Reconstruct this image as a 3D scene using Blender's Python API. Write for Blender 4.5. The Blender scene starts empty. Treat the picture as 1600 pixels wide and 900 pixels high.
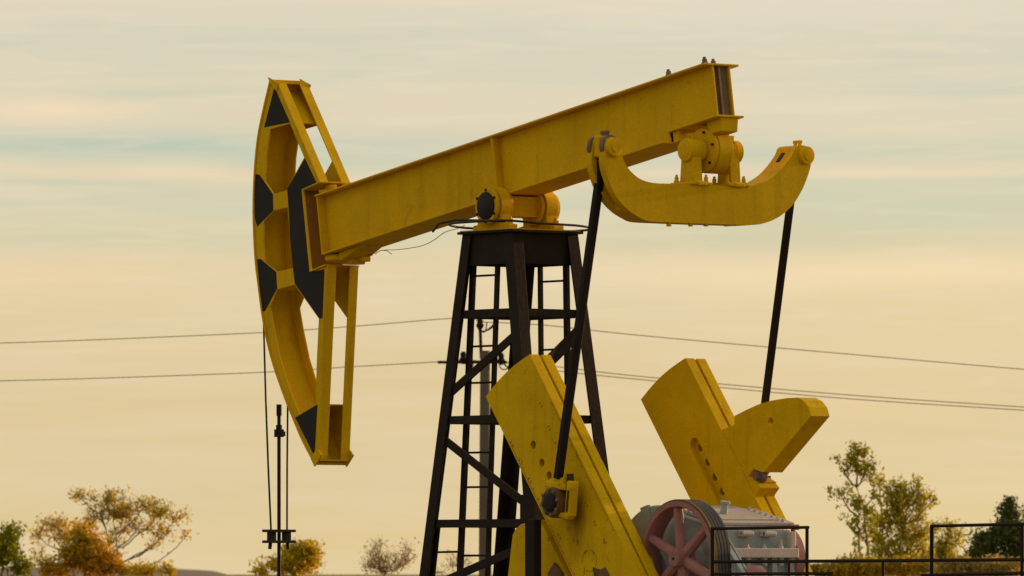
import bpy, bmesh, math, random
from mathutils import Vector, Matrix, noise
from mathutils.geometry import tessellate_polygon
random.seed(7)
PI = math.pi
SC = bpy.context.scene
COL = SC.collection

# ------------------------------------------------------------------ camera
TH = math.radians(52.0)
CT, ST = math.cos(TH), math.sin(TH)
NV = Vector((-ST, CT, 0.0))          # view direction
RV = Vector((CT, ST, 0.0))           # screen right
D = 65.0
F = 170.0 * D                        # focal length in 1600-px pixels
HY = 896.0                           # horizon row
EYE = 1.7
CAM = -D * NV - 0.088 * RV + Vector((0, 0, EYE))
cam = bpy.data.cameras.new('camera')
camo = bpy.data.objects.new('camera', cam); COL.objects.link(camo)
camo.location = CAM
camo.rotation_euler = (PI / 2, 0, math.atan2(-NV.x, NV.y))
cam.sensor_width = 36.0
cam.lens = 36.0 * F / 1600.0
cam.shift_y = (HY - 450.0) / 1600.0
cam.clip_start = 1.0
cam.clip_end = 20000.0
cam.dof.use_dof = True
cam.dof.focus_distance = D
cam.dof.aperture_fstop = 9.0
SC.camera = camo

# ------------------------------------------------------------------ world
W = bpy.data.worlds.new('World'); SC.world = W
W.use_nodes = True
nt = W.node_tree
for n in list(nt.nodes): nt.nodes.remove(n)
def N(t, **k):
    n = nt.nodes.new(t)
    for a, b in k.items(): setattr(n, a, b)
    return n
def math_n(tree, op, a, b=None, c=None, clamp=False):
    m = tree.nodes.new('ShaderNodeMath'); m.operation = op; m.use_clamp = clamp
    for i, v in enumerate((a, b, c)):
        if v is None: continue
        if isinstance(v, (int, float)): m.inputs[i].default_value = v
        else: tree.links.new(v, m.inputs[i])
    return m.outputs[0]
SUN_DIR = Vector((0.03, 0.97, 0.15)).normalized()      # towards the sun
sky = N('ShaderNodeTexSky', sky_type='NISHITA'); sky.sun_disc = False
sky.sun_elevation = math.asin(SUN_DIR.z)
sky.sun_rotation = math.atan2(SUN_DIR.x, SUN_DIR.y)
sky.dust_density = 2.0
bg1 = N('ShaderNodeBackground'); bg1.inputs[1].default_value = 0.12
nt.links.new(sky.outputs[0], bg1.inputs[0])
tc = N('ShaderNodeTexCoord')
# the direction turned so that u runs across the view and w is height
dx = N('ShaderNodeVectorMath', operation='DOT_PRODUCT'); dx.inputs[1].default_value = RV
dy = N('ShaderNodeVectorMath', operation='DOT_PRODUCT'); dy.inputs[1].default_value = NV
sep = N('ShaderNodeSeparateXYZ')
for d_ in (dx, dy): nt.links.new(tc.outputs['Generated'], d_.inputs[0])
nt.links.new(tc.outputs['Generated'], sep.inputs[0])
u = math_n(nt, 'ARCTAN2', dx.outputs['Value'], dy.outputs['Value'])
w = sep.outputs['Z']
def comb(x, y, z=0.0):
    c = N('ShaderNodeCombineXYZ')
    for i, v in enumerate((x, y, z)):
        if isinstance(v, (int, float)): c.inputs[i].default_value = v
        else: nt.links.new(v, c.inputs[i])
    return c.outputs[0]
def noise_n(vec, scale, detail=4, rough=0.55, dist=0.0):
    t = N('ShaderNodeTexNoise'); t.inputs['Scale'].default_value = scale
    t.inputs['Detail'].default_value = detail; t.inputs['Roughness'].default_value = rough
    t.inputs['Distortion'].default_value = dist
    nt.links.new(vec, t.inputs['Vector']); return t.outputs['Fac']
def ramp(tree, fac, stops):
    r = tree.nodes.new('ShaderNodeValToRGB'); e = r.color_ramp.elements
    while len(e) > 1: e.remove(e[0])
    e[0].position = stops[0][0]; e[0].color = (*stops[0][1], 1)
    for p, c in stops[1:]:
        q = e.new(p); q.color = (*c, 1)
    tree.links.new(fac, r.inputs[0]); return r.outputs[0]
def lin(r, g, b):
    f = lambda v: ((v / 255 + 0.055) / 1.055) ** 2.4 if v > 10 else v / 255 / 12.92
    return (f(r), f(g), f(b))
warp = noise_n(comb(math_n(nt, 'MULTIPLY', u, 9.0), math_n(nt, 'MULTIPLY', w, 30.0), 3.1), 1.0, 3)
wv = math_n(nt, 'ADD', w, math_n(nt, 'MULTIPLY', math_n(nt, 'SUBTRACT', warp, 0.5), 0.010))
wn = math_n(nt, 'DIVIDE', wv, 0.0815, clamp=True)       # 0 at the horizon, 1 at the top of the photograph
def y2w(y): return (HY - y) / F / 0.0815
band = ramp(nt, wn, [(0.0, lin(232, 206, 150)), (y2w(780), lin(227, 204, 152)), (y2w(600), lin(226, 204, 158)),
                     (y2w(470), lin(229, 209, 165)), (y2w(420), lin(232, 212, 170)), (y2w(370), lin(222, 210, 172)),
                     (y2w(320), lin(210, 210, 180)), (y2w(285), lin(216, 212, 182)), (y2w(268), lin(230, 215, 184)),
                     (y2w(245), lin(202, 208, 184)), (y2w(222), lin(210, 210, 186)), (y2w(190), lin(230, 215, 186)), (y2w(160), lin(231, 217, 188)),
                     (y2w(130), lin(220, 214, 190)), (y2w(80), lin(219, 213, 192)), (y2w(10), lin(231, 218, 196)), (1.0, lin(226, 217, 197))])
# thin streaks
st = noise_n(comb(math_n(nt, 'MULTIPLY', u, 16.0), math_n(nt, 'MULTIPLY', w, 190.0), 0.0), 1.0, 5, 0.6, 0.4)
stf = N('ShaderNodeMapRange'); stf.inputs[1].default_value = 0.38; stf.inputs[2].default_value = 0.66
nt.links.new(st, stf.inputs[0])
mixs = N('ShaderNodeMixRGB'); mixs.blend_type = 'MIX'
st2 = noise_n(comb(math_n(nt, 'MULTIPLY', u, 7.0), math_n(nt, 'MULTIPLY', w, 75.0), 7.7), 1.0, 5, 0.55, 0.6)
stf2 = N('ShaderNodeMapRange'); stf2.inputs[1].default_value = 0.42; stf2.inputs[2].default_value = 0.62
nt.links.new(st2, stf2.inputs[0])
hw = N('ShaderNodeMapRange'); hw.inputs[1].default_value = 0.012; hw.inputs[2].default_value = 0.05
hw.inputs[3].default_value = 0.25; hw.inputs[4].default_value = 1.0
nt.links.new(w, hw.inputs[0])
s_amt = math_n(nt, 'MULTIPLY', math_n(nt, 'MULTIPLY', stf2.outputs[0], 0.42), hw.outputs[0])
nt.links.new(s_amt, mixs.inputs[0]); nt.links.new(band, mixs.inputs[1]); mixs.inputs[2].default_value = (*lin(205, 209, 188), 1)
mix2 = N('ShaderNodeMixRGB'); mix2.inputs[2].default_value = (*lin(238, 219, 186), 1)
nt.links.new(math_n(nt, 'MULTIPLY', stf.outputs[0], 0.42), mix2.inputs[0]); nt.links.new(mixs.outputs[0], mix2.inputs[1])
# cloud patches and clear gaps of this sky, each an elongated soft spot on the dome
cur = mix2.outputs[0]
wob = noise_n(comb(math_n(nt, 'MULTIPLY', u, 45.0), math_n(nt, 'MULTIPLY', w, 260.0), 1.3), 1.0, 5, 0.6, 0.5)
for px_, py_, sx_, sy_, col_, amt in ((75, 176, 95, 19, (246, 222, 188), 1.0), (190, 168, 40, 8, (238, 218, 184), 0.5), (380, 172, 75, 17, (230, 212, 180), 0.6), (250, 148, 120, 9, (204, 208, 184), 0.6),
        (230, 228, 260, 9, (188, 202, 184), 0.85), (560, 238, 160, 12, (198, 205, 182), 0.6), (330, 272, 190, 4.5, (234, 214, 180), 0.7), (90, 286, 110, 4, (203, 206, 180), 0.5), (620, 170, 130, 22, (231, 214, 184), 0.55),
        (1560, 146, 170, 9, (208, 210, 190), 0.8), (1330, 170, 120, 14, (236, 220, 190), 0.5), (1450, 198, 200, 14, (235, 219, 188), 0.5), (1500, 238, 190, 10, (208, 210, 184), 0.75), (1400, 274, 230, 6, (240, 221, 186), 0.75),
        (1380, 330, 260, 26, (211, 211, 180), 0.7), (1420, 428, 380, 30, (247, 223, 179), 0.95), (60, 432, 230, 30, (239, 214, 170), 0.9), (1150, 378, 200, 20, (212, 208, 174), 0.7), (1480, 520, 300, 60, (236, 214, 168), 0.6), (1500, 780, 400, 70, (240, 214, 164), 0.5), (1250, 20, 330, 22, (231, 222, 202), 0.6), (1100, 60, 200, 14, (222, 218, 200), 0.5), (560, 60, 200, 22, (215, 211, 190), 0.5),
        (80, 470, 160, 22, (233, 209, 166), 0.5), (240, 545, 130, 9, (234, 206, 160), 0.6), (180, 372, 210, 14, (213, 209, 172), 0.6), (1250, 640, 420, 60, (236, 210, 158), 0.5), (200, 640, 260, 20, (228, 206, 158), 0.4)):
    a_ = math_n(nt, 'MULTIPLY', math_n(nt, 'SUBTRACT', u, (px_ - 800) / F), F / sx_)
    b_ = math_n(nt, 'MULTIPLY', math_n(nt, 'SUBTRACT', math_n(nt, 'ADD', w, math_n(nt, 'MULTIPLY', math_n(nt, 'SUBTRACT', wob, 0.5), 0.0016)), (HY - py_) / F), F / sy_)
    q_ = math_n(nt, 'ADD', math_n(nt, 'MULTIPLY', a_, a_), math_n(nt, 'MULTIPLY', b_, b_))
    e_ = math_n(nt, 'MULTIPLY', math_n(nt, 'POWER', 2.718, math_n(nt, 'MULTIPLY', q_, -0.7)), amt)
    e_ = math_n(nt, 'MULTIPLY', e_, math_n(nt, 'ADD', 0.45, math_n(nt, 'MULTIPLY', wob, 1.05)), clamp=True)
    mx_ = N('ShaderNodeMixRGB'); nt.links.new(e_, mx_.inputs[0]); nt.links.new(cur, mx_.inputs[1]); mx_.inputs[2].default_value = (*lin(*col_), 1); cur = mx_.outputs[0]
fs_ = noise_n(comb(math_n(nt, 'MULTIPLY', u, 38.0), math_n(nt, 'MULTIPLY', w, 520.0), 4.2), 1.0, 6, 0.62, 0.9)
fm_ = N('ShaderNodeMapRange'); fm_.inputs[1].default_value = 0.50; fm_.inputs[2].default_value = 0.68; fm_.inputs[4].default_value = 0.30; nt.links.new(fs_, fm_.inputs[0])
mx_ = N('ShaderNodeMixRGB'); nt.links.new(math_n(nt, 'MULTIPLY', fm_.outputs[0], hw.outputs[0]), mx_.inputs[0]); nt.links.new(cur, mx_.inputs[1]); mx_.inputs[2].default_value = (*lin(244, 226, 196), 1); cur = mx_.outputs[0]
# the rest of the dome: high cloud, a little darker and bluer away from the sunset side
up = N('ShaderNodeMapRange'); up.inputs[1].default_value = 0.085; up.inputs[2].default_value = 0.5
nt.links.new(w, up.inputs[0])
back = N('ShaderNodeMapRange'); back.inputs[1].default_value = 0.6; back.inputs[2].default_value = -0.8
nt.links.new(dy.outputs['Value'], back.inputs[0])
mix3 = N('ShaderNodeMixRGB'); mix3.inputs[2].default_value = (0.60, 0.57, 0.47, 1)
nt.links.new(up.outputs[0], mix3.inputs[0]); nt.links.new(cur, mix3.inputs[1])
mix4 = N('ShaderNodeMixRGB'); mix4.inputs[2].default_value = (0.52, 0.46, 0.35, 1)
nt.links.new(back.outputs[0], mix4.inputs[0]); nt.links.new(mix3.outputs[0], mix4.inputs[1])
bg2 = N('ShaderNodeBackground'); bg2.inputs[1].default_value = 1.0
nt.links.new(mix4.outputs[0], bg2.inputs[0])
ms = N('ShaderNodeMixShader'); ms.inputs[0].default_value = 0.93
nt.links.new(bg1.outputs[0], ms.inputs[1]); nt.links.new(bg2.outputs[0], ms.inputs[2])
wo = N('ShaderNodeOutputWorld'); nt.links.new(ms.outputs[0], wo.inputs[0])

sl = bpy.data.lights.new('sun', 'SUN'); sl.energy = 4.2; sl.angle = math.radians(1.5); sl.color = (1.0, 0.60, 0.28)
so = bpy.data.objects.new('sun', sl); COL.objects.link(so)
so.rotation_euler = SUN_DIR.to_track_quat('Z', 'Y').to_euler()
SC.view_settings.view_transform = 'Standard'; SC.view_settings.look = 'None'
SC.view_settings.exposure = 0.0; SC.view_settings.gamma = 1.0
SC.render.engine = 'CYCLES'

# ------------------------------------------------------------------ helpers
def U(px, py, Y):
    d = NV + RV * ((px - 800.0) / F) + Vector((0, 0, (HY - py) / F))
    t = (Y - CAM.y) / d.y
    return CAM + d * t
def UXp(px, py, X):
    d = NV + RV * ((px - 800.0) / F) + Vector((0, 0, (HY - py) / F))
    t = (X - CAM.x) / d.x
    return CAM + d * t
def UD(px, py, dist):
    return CAM + (NV + RV * ((px - 800.0) / F) + Vector((0, 0, (HY - py) / F))) * dist

class MB:
    def __init__(s): s.bm = bmesh.new()
    def faces(s, vs, fs):
        bv = [s.bm.verts.new(v) for v in vs]
        for f in fs:
            try: s.bm.faces.new([bv[i] for i in f])
            except ValueError: pass
        return s
    def box(s, c, size, M=None):
        hx, hy, hz = size[0] / 2, size[1] / 2, size[2] / 2
        vs = [Vector((a * hx, b * hy, e * hz)) for a in (-1, 1) for b in (-1, 1) for e in (-1, 1)]
        if M is not None: vs = [M @ v for v in vs]
        c = Vector(c); vs = [v + c for v in vs]
        return s.faces(vs, [(0, 1, 3, 2), (4, 6, 7, 5), (0, 4, 5, 1), (2, 3, 7, 6), (0, 2, 6, 4), (1, 5, 7, 3)])
    def bar(s, a, b, w, h, up=(0, 1, 0)):
        """rectangular bar from a to b; w along 'up' made square to the bar, h along the third way"""
        a, b = Vector(a), Vector(b); d = (b - a).normalized(); U_ = Vector(up)
        U_ = (U_ - d * U_.dot(d)).normalized(); V_ = d.cross(U_)
        vs = []
        for p in (a, b):
            for i, j in ((-1, -1), (1, -1), (1, 1), (-1, 1)): vs.append(p + U_ * (i * w / 2) + V_ * (j * h / 2))
        return s.faces(vs, [(3, 2, 1, 0), (4, 5, 6, 7), (0, 1, 5, 4), (1, 2, 6, 5), (2, 3, 7, 6), (3, 0, 4, 7)])
    def cyl(s, a, b, r0, r1=None, n=32, caps=True):
        a, b = Vector(a), Vector(b); r1 = r0 if r1 is None else r1
        d = (b - a).normalized(); t = Vector((0, 0, 1)) if abs(d.z) < 0.9 else Vector((1, 0, 0))
        x = d.cross(t).normalized(); y = d.cross(x)
        vs = [p + (x * math.cos(2 * PI * i / n) + y * math.sin(2 * PI * i / n)) * r for p, r in ((a, r0), (b, r1)) for i in range(n)]
        fs = [(i, (i + 1) % n, n + (i + 1) % n, n + i) for i in range(n)]
        if caps: fs += [tuple(range(n - 1, -1, -1)), tuple(range(n, 2 * n))]
        return s.faces(vs, fs)
    def lathe(s, a, axis, prof, n=40):
        """prof: list of (distance along axis, radius)"""
        a = Vector(a); d = Vector(axis).normalized(); t = Vector((0, 0, 1)) if abs(d.z) < 0.9 else Vector((1, 0, 0))
        x = d.cross(t).normalized(); y = d.cross(x); m = len(prof)
        vs = [a + d * q + (x * math.cos(2 * PI * i / n) + y * math.sin(2 * PI * i / n)) * max(r, 1e-4) for q, r in prof for i in range(n)]
        fs = [(k * n + i, k * n + (i + 1) % n, (k + 1) * n + (i + 1) % n, (k + 1) * n + i) for k in range(m - 1) for i in range(n)]
        fs += [tuple(range(n - 1, -1, -1)), tuple(range((m - 1) * n, m * n))]
        return s.faces(vs, fs)
    def tube(s, pts, r, n=8, radii=None):
        pts = [Vector(p) for p in pts]; m = len(pts); vs = []; x = None
        for k, p in enumerate(pts):
            d = (pts[min(k + 1, m - 1)] - pts[max(k - 1, 0)]).normalized()
            if x is None:
                t = Vector((0, 0, 1)) if abs(d.z) < 0.9 else Vector((1, 0, 0)); x = d.cross(t).normalized()
            else: x = (x - d * x.dot(d)).normalized()
            y = d.cross(x); rr = radii[k] if radii else r
            vs += [p + (x * math.cos(2 * PI * i / n) + y * math.sin(2 * PI * i / n)) * rr for i in range(n)]
        fs = [(k * n + i, k * n + (i + 1) % n, (k + 1) * n + (i + 1) % n, (k + 1) * n + i) for k in range(m - 1) for i in range(n)]
        fs += [tuple(range(n - 1, -1, -1)), tuple(range((m - 1) * n, m * n))]
        return s.faces(vs, fs)
    def prism(s, loops, f0, f1):
        """loops: outer + holes as 2-D points; f0, f1 map a 2-D point to the two faces"""
        tri = tessellate_polygon([[Vector((p[0], p[1], 0)) for p in L] for L in loops])
        flat = [p for L in loops for p in L]; n = len(flat)
        va = [s.bm.verts.new(f0(p)) for p in flat]; vb = [s.bm.verts.new(f1(p)) for p in flat]
        if len(loops) == 1:
            s.bm.faces.new(va); s.bm.faces.new(vb[::-1])
        else:
            for t in tri:
                for q in (va, vb[:]):
                    try: s.bm.faces.new([q[i] for i in t])
                    except ValueError: pass
        o = 0
        for L in loops:
            m = len(L)
            for i in range(m):
                a, b = o + i, o + (i + 1) % m
                s.bm.faces.new([va[a], va[b], vb[b], vb[a]])
            o += m
        return s
    def prism_y(s, poly, y0, y1, holes=()):
        return s.prism([poly] + list(holes), lambda p: Vector((p[0], y0, p[1])), lambda p: Vector((p[0], y1, p[1])))
    def prism_x(s, poly, x0, x1, holes=()):
        return s.prism([poly] + list(holes), lambda p: Vector((x0, p[0], p[1])), lambda p: Vector((x1, p[0], p[1])))
    def build(s, name, mat, parent=None, bevel=0.0, smooth=False, label=None, loc=None):
        bmesh.ops.recalc_face_normals(s.bm, faces=s.bm.faces)
        me = bpy.data.meshes.new(name); s.bm.to_mesh(me); s.bm.free()
        me.materials.append(mat)
        o = bpy.data.objects.new(name, me); COL.objects.link(o)
        if parent: o.parent = parent; o.matrix_parent_inverse = Matrix.Translation(-parent.location)
        if smooth:
            for p in me.polygons: p.use_smooth = True
            try: me.set_sharp_from_angle(angle=math.radians(38))
            except Exception: pass
        if bevel:
            b = o.modifiers.new('bevel', 'BEVEL'); b.width = bevel; b.segments = 2; b.limit_method = 'ANGLE'; b.angle_limit = math.radians(40)
        if label: o['label'] = label
        return o
def thing(name, label, cat, loc=(0, 0, 0), group=None):
    o = bpy.data.objects.new(name, None); COL.objects.link(o); o.location = loc; o.empty_display_size = 0.3
    o['label'] = label; o['category'] = cat
    if group: o['group'] = group
    return o
def tag(o, label, cat, group=None):
    o['label'] = label; o['category'] = cat
    if group: o['group'] = group
    return o

# ------------------------------------------------------------------ materials
def mat(name, base, var=0.12, rough=0.5, metal=0.0, dirt=None, dirt_amt=0.0, scale=3.0, bump=0.15, spec=0.4, stops=None, fine=60.0, translucent=0.0, island=0.0, streak=0.0):
    m = bpy.data.materials.new(name); m.use_nodes = True
    t = m.node_tree; b = t.nodes['Principled BSDF']
    co = t.nodes.new('ShaderNodeTexCoord').outputs['Object']
    def nz(sc, det=5, ro=0.6, di=0.0):
        n = t.nodes.new('ShaderNodeTexNoise'); n.inputs['Scale'].default_value = sc; n.inputs['Detail'].default_value = det
        n.inputs['Roughness'].default_value = ro; n.inputs['Distortion'].default_value = di; t.links.new(co, n.inputs['Vector']); return n.outputs['Fac']
    n1 = nz(scale)
    dk = tuple(c * (1 - var) for c in base); lt = tuple(min(1, c * (1 + var)) for c in base)
    c = ramp(t, n1, stops or [(0.3, dk), (0.7, lt)])
    n2 = nz(fine, 3)
    mx = t.nodes.new('ShaderNodeMixRGB'); mx.blend_type = 'MULTIPLY'; mx.inputs[0].default_value = 1.0
    g = ramp(t, n2, [(0.3, (0.87,) * 3), (0.7, (1.1,) * 3)])
    t.links.new(c, mx.inputs[1]); t.links.new(g, mx.inputs[2]); c = mx.outputs[0]
    if dirt:
        n3 = nz(scale * 2.6, 8, 0.68, 0.8)
        mr = t.nodes.new('ShaderNodeMapRange'); mr.inputs[1].default_value = 0.60; mr.inputs[2].default_value = 0.74; mr.inputs[4].default_value = dirt_amt
        t.links.new(n3, mr.inputs[0])
        m2 = t.nodes.new('ShaderNodeMixRGB'); t.links.new(mr.outputs[0], m2.inputs[0]); t.links.new(c, m2.inputs[1]); m2.inputs[2].default_value = (*dirt, 1); c = m2.outputs[0]
    if streak:
        mp = t.nodes.new('ShaderNodeMapping'); mp.inputs['Scale'].default_value = (9.0, 9.0, 0.7); t.links.new(co, mp.inputs[0])
        n4 = t.nodes.new('ShaderNodeTexNoise'); n4.inputs['Scale'].default_value = 1.0; n4.inputs['Detail'].default_value = 6; t.links.new(mp.outputs[0], n4.inputs['Vector'])
        m4 = t.nodes.new('ShaderNodeMapRange'); m4.inputs[1].default_value = 0.54; m4.inputs[2].default_value = 0.72; m4.inputs[4].default_value = streak; t.links.new(n4.outputs['Fac'], m4.inputs[0])
        m5 = t.nodes.new('ShaderNodeMixRGB'); t.links.new(m4.outputs[0], m5.inputs[0]); t.links.new(c, m5.inputs[1]); m5.inputs[2].default_value = (0.26, 0.13, 0.004, 1); c = m5.outputs[0]
    if island:
        gi = t.nodes.new('ShaderNodeNewGeometry')
        r = ramp(t, gi.outputs['Random Per Island'], [(0, (1 - island,) * 3), (1, (1 + island,) * 3)])
        m3 = t.nodes.new('ShaderNodeMixRGB'); m3.blend_type = 'MULTIPLY'; m3.inputs[0].default_value = 1
        t.links.new(c, m3.inputs[1]); t.links.new(r, m3.inputs[2]); c = m3.outputs[0]
    t.links.new(c, b.inputs['Base Color'])
    b.inputs['Metallic'].default_value = metal
    b.inputs['Specular IOR Level'].default_value = spec
    rr = math_n(t, 'ADD', rough - 0.08, math_n(t, 'MULTIPLY', n2, 0.16)); t.links.new(rr, b.inputs['Roughness'])
    if bump:
        bp = t.nodes.new('ShaderNodeBump'); bp.inputs['Strength'].default_value = bump; bp.inputs['Distance'].default_value = 0.01
        t.links.new(nz(fine * 0.4, 6), bp.inputs['Height']); t.links.new(bp.outputs[0], b.inputs['Normal'])
    if translucent:
        tr = t.nodes.new('ShaderNodeBsdfTranslucent'); t.links.new(c, tr.inputs[0])
        mm = t.nodes.new('ShaderNodeMixShader'); mm.inputs[0].default_value = translucent
        t.links.new(b.outputs[0], mm.inputs[1]); t.links.new(tr.outputs[0], mm.inputs[2])
        t.links.new(mm.outputs[0], t.nodes['Material Output'].inputs['Surface'])
    return m
M_Y = mat('yellow_paint', streak=0.26, base=(0.70, 0.43, 0.001), var=0.10, rough=0.6, spec=0.07, dirt=(0.20, 0.10, 0.01), dirt_amt=0.40, scale=1.6, bump=0.12)
M_YC = mat('crank_paint', streak=0.28, base=(0.70, 0.445, 0.001), var=0.10, rough=0.65, spec=0.07, dirt=(0.22, 0.13, 0.01), dirt_amt=0.5, scale=2.4, bump=0.25)
M_BLK = mat('black_paint', (0.014, 0.012, 0.013), 0.2, 0.6, bump=0.1, spec=0.2)
M_TOW = mat('dark_steel_paint', (0.019, 0.0125, 0.010), 0.3, 0.7, dirt=(0.05, 0.025, 0.015), dirt_amt=0.5, bump=0.25, spec=0.15)
M_CAB = mat('dark_cable', (0.02, 0.016, 0.012), 0.2, 0.7, bump=0)
M_RUST = mat('rusty_bolt', (0.20, 0.12, 0.10), 0.3, 0.75, dirt=(0.30, 0.12, 0.04), dirt_amt=0.8, scale=14)
M_OILY = mat('oily_rust', (0.13, 0.07, 0.012), 0.5, 0.5, dirt=(0.05, 0.025, 0.008), dirt_amt=0.9, scale=9)
M_WEB = mat('weathered_primer', (0.17, 0.105, 0.05), 0.3, 0.7, dirt=(0.06, 0.03, 0.02), dirt_amt=0.8, scale=8)
M_DBELT = mat('dusty_belt', (0.16, 0.11, 0.02), 0.2, 0.7)
M_BRN = mat('plate_brown', (0.20, 0.10, 0.008), 0.2, 0.8, dirt=(0.12, 0.05, 0.01), dirt_amt=0.7, spec=0.1)  # mounting plate coloured a darker brown than the yellow head around it
M_MARK = mat('stamped_paint', (0.16, 0.10, 0.012), 0.3, 0.7, bump=0)
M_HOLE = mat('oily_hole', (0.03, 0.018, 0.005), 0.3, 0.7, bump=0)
M_RED = mat('faded_red_paint', (0.33, 0.145, 0.14), 0.15, 0.6, dirt=(0.20, 0.09, 0.07), dirt_amt=0.6, scale=6, bump=0.3)
M_GREY = mat('grey_blue_paint', (0.31, 0.36, 0.375), 0.20, 0.38, dirt=(0.12, 0.08, 0.05), dirt_amt=0.6, scale=4, bump=0.2)
M_COVER = mat('dusty_cover', (0.52, 0.45, 0.43), 0.10, 0.55, dirt=(0.16, 0.12, 0.10), dirt_amt=0.6, scale=5, bump=0.2)
M_BELT = mat('belt_rubber', (0.045, 0.045, 0.045), 0.2, 0.5, bump=0.1)
M_CONC = mat('pole_concrete', (0.14, 0.115, 0.09), 0.15, 0.85, scale=1.5)
M_WIRE = mat('weathered_wire', (0.62, 0.58, 0.38), 0.1, 0.7, bump=0)
M_BARK = mat('bark', (0.26, 0.19, 0.08), 0.3, 0.9, scale=5)
M_GRND = mat('dry_grass_ground', (0.16, 0.12, 0.05), 0.35, 0.95, scale=0.05, fine=1.2, stops=[(0.3, (0.10, 0.085, 0.035)), (0.7, (0.22, 0.16, 0.07))])
M_HILL = mat('hill_scrub', (0.17, 0.13, 0.11), 0.25, 0.95, scale=0.02, fine=0.3)
M_GRAV = mat('pad_gravel', (0.20, 0.17, 0.13), 0.2, 0.9, scale=1.0)

# ------------------------------------------------------------------ setting
g = MB(); g.faces([(-9000, -9000, 0), (9000, -9000, 0), (9000, 9000, 0), (-9000, 9000, 0)], [(0, 1, 2, 3)])
o = g.build('ground', M_GRND); o['kind'] = 'structure'
g = MB(); g.box((0.6, 0, -0.02), (13, 8, 0.2)); o = g.build('well_pad', M_GRAV, bevel=0.05); o['kind'] = 'structure'
def hill(x0, x1, prof, dist, depth, name='hills'):
    n = 90; rows = 14; vs = []; fs = []
    for j in range(rows + 1):
        v = j / rows
        for i in range(n + 1):
            px = x0 + (x1 - x0) * i / n
            h = 0
            for c, wd, hh in prof: h += hh * math.exp(-((px - c) / wd) ** 2)
            dd = dist + depth * v
            p = UD(px, HY, dd)
            hz = h * dist / F * math.sin(PI * v) ** 0.7 * (1 + 0.18 * noise.noise(Vector((px * 0.02, v * 3, 1)))) * (dd / dist)
            p.z = -0.05 + (hz + EYE * min(1, h / 4)) * (1 if 0 < j < rows else 0)
            vs.append(p)
    for j in range(rows):
        for i in range(n): a = j * (n + 1) + i; fs.append((a, a + 1, a + n + 2, a + n + 1))
    m = MB(); m.faces(vs, fs); o = m.build(name, M_HILL, smooth=True); o['kind'] = 'structure'
hill(-400, 700, [(60, 160, 9), (250, 70, 7), (330, 50, 2), (-250, 100, 14)], 1500, 500)
hill(1000, 2100, [(1230, 60, 8), (1330, 60, 20), (1440, 90, 16), (1800, 200, 22)], 620, 240)

# ------------------------------------------------------------------ pump jack
PJ = thing('pump_jack', 'large yellow pump jack with black patterned head on a black braced tower', 'pump jack')

# --- walking beam (side view frame: along the beam and square to it)
A = U(491, 304.7, -0.20); B = U(1099, 98, -0.20)
bd = Vector((B.x - A.x, 0, B.z - A.z)); BL = bd.length; bd.normalize(); bu = Vector((-bd.z, 0, bd.x))
def bloc(p):                         # world -> (along, square)
    q = p - Vector((A.x, 0, A.z)); return q.dot(bd), q.dot(bu)
def BP(s, y, t): return Vector((A.x, 0, A.z)) + bd * s + bu * t + Vector((0, y, 0))
b1 = bloc(U(502, 398, -0.20)); b2 = bloc(U(974, 244, -0.20))
DEP = -(b1[1] + b2[1]) / 2
notch = bloc(U(1044, 214, -0.12)); NS = notch[0]
RD = -bloc(U(1099, 190, -0.10))[1]           # shallower depth behind the notch
print('beam', A, B, BL, b1, b2, DEP, NS, RD, math.degrees(math.atan2(bd.z, bd.x)))
ft = 0.018
def bprism(m, poly, y0, y1, holes=()):
    return m.prism([poly] + list(holes), lambda p: BP(p[0], y0, p[1]), lambda p: BP(p[0], y1, p[1]))
m = MB()
for y in (-0.105, 0.085):
    bprism(m, [(0.031, -ft), (BL, -ft), (BL, -RD + ft), (NS, -RD + ft), (NS, -DEP + ft), (0.031, -DEP + ft)], y, y + 0.02)
bprism(m, [(0, -ft), (BL + 0.01, -ft), (BL + 0.01, 0), (0, 0)], -0.20, 0.20)
beam = m.build('walking_beam', M_Y, PJ, bevel=0.004)
m = MB(); bprism(m, [(0.02, -DEP), (NS, -DEP), (NS, -DEP + ft - 0.001), (0.02, -DEP + ft - 0.001)], -0.20, 0.20); m.build('bottom_flange', M_Y, beam, bevel=0.003)
m = MB(); bprism(m, [(NS, -RD), (BL + 0.02, -RD), (BL + 0.02, -RD + ft), (NS, -RD + ft)], -0.13, 0.19); m.build('rear_flange', M_Y, beam, bevel=0.003)
m = MB(); bprism(m, [(0.012, -DEP + ft), (0.03, -DEP + ft), (0.03, -ft), (0.012, -ft)], -0.19, 0.19); m.build('end_plate', M_Y, beam, bevel=0.003)
m = MB(); bprism(m, [(BL - 0.05, -RD + ft), (BL - 0.03, -RD + ft), (BL - 0.03, -ft), (BL - 0.05, -ft)], -0.08, 0.08)
bprism(m, [(BL - 0.25, -RD + ft), (BL - 0.004, -RD + ft), (BL - 0.004, -ft), (BL - 0.25, -ft)], -0.035, -0.015)
m.build('web_plate', M_WEB, beam, bevel=0.003, label='bare weathered plate inside the open rear end')
s775 = bloc(U(776, 250, -0.15))[0]
m = MB(); bprism(m, [(s775 - 0.02, -DEP + ft), (s775 + 0.012, -DEP + ft), (s775 + 0.012, -ft), (s775 - 0.02, -ft)], -0.185, -0.1055); m.build('stiffener', M_Y, beam, bevel=0.003)
m = MB(); bprism(m, [(s775 - 0.02, -DEP + ft), (s775 + 0.012, -DEP + ft), (s775 + 0.012, -ft), (s775 - 0.02, -ft)], 0.1055, 0.185); m.build('stiffener', M_Y, beam, bevel=0.003)
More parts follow.
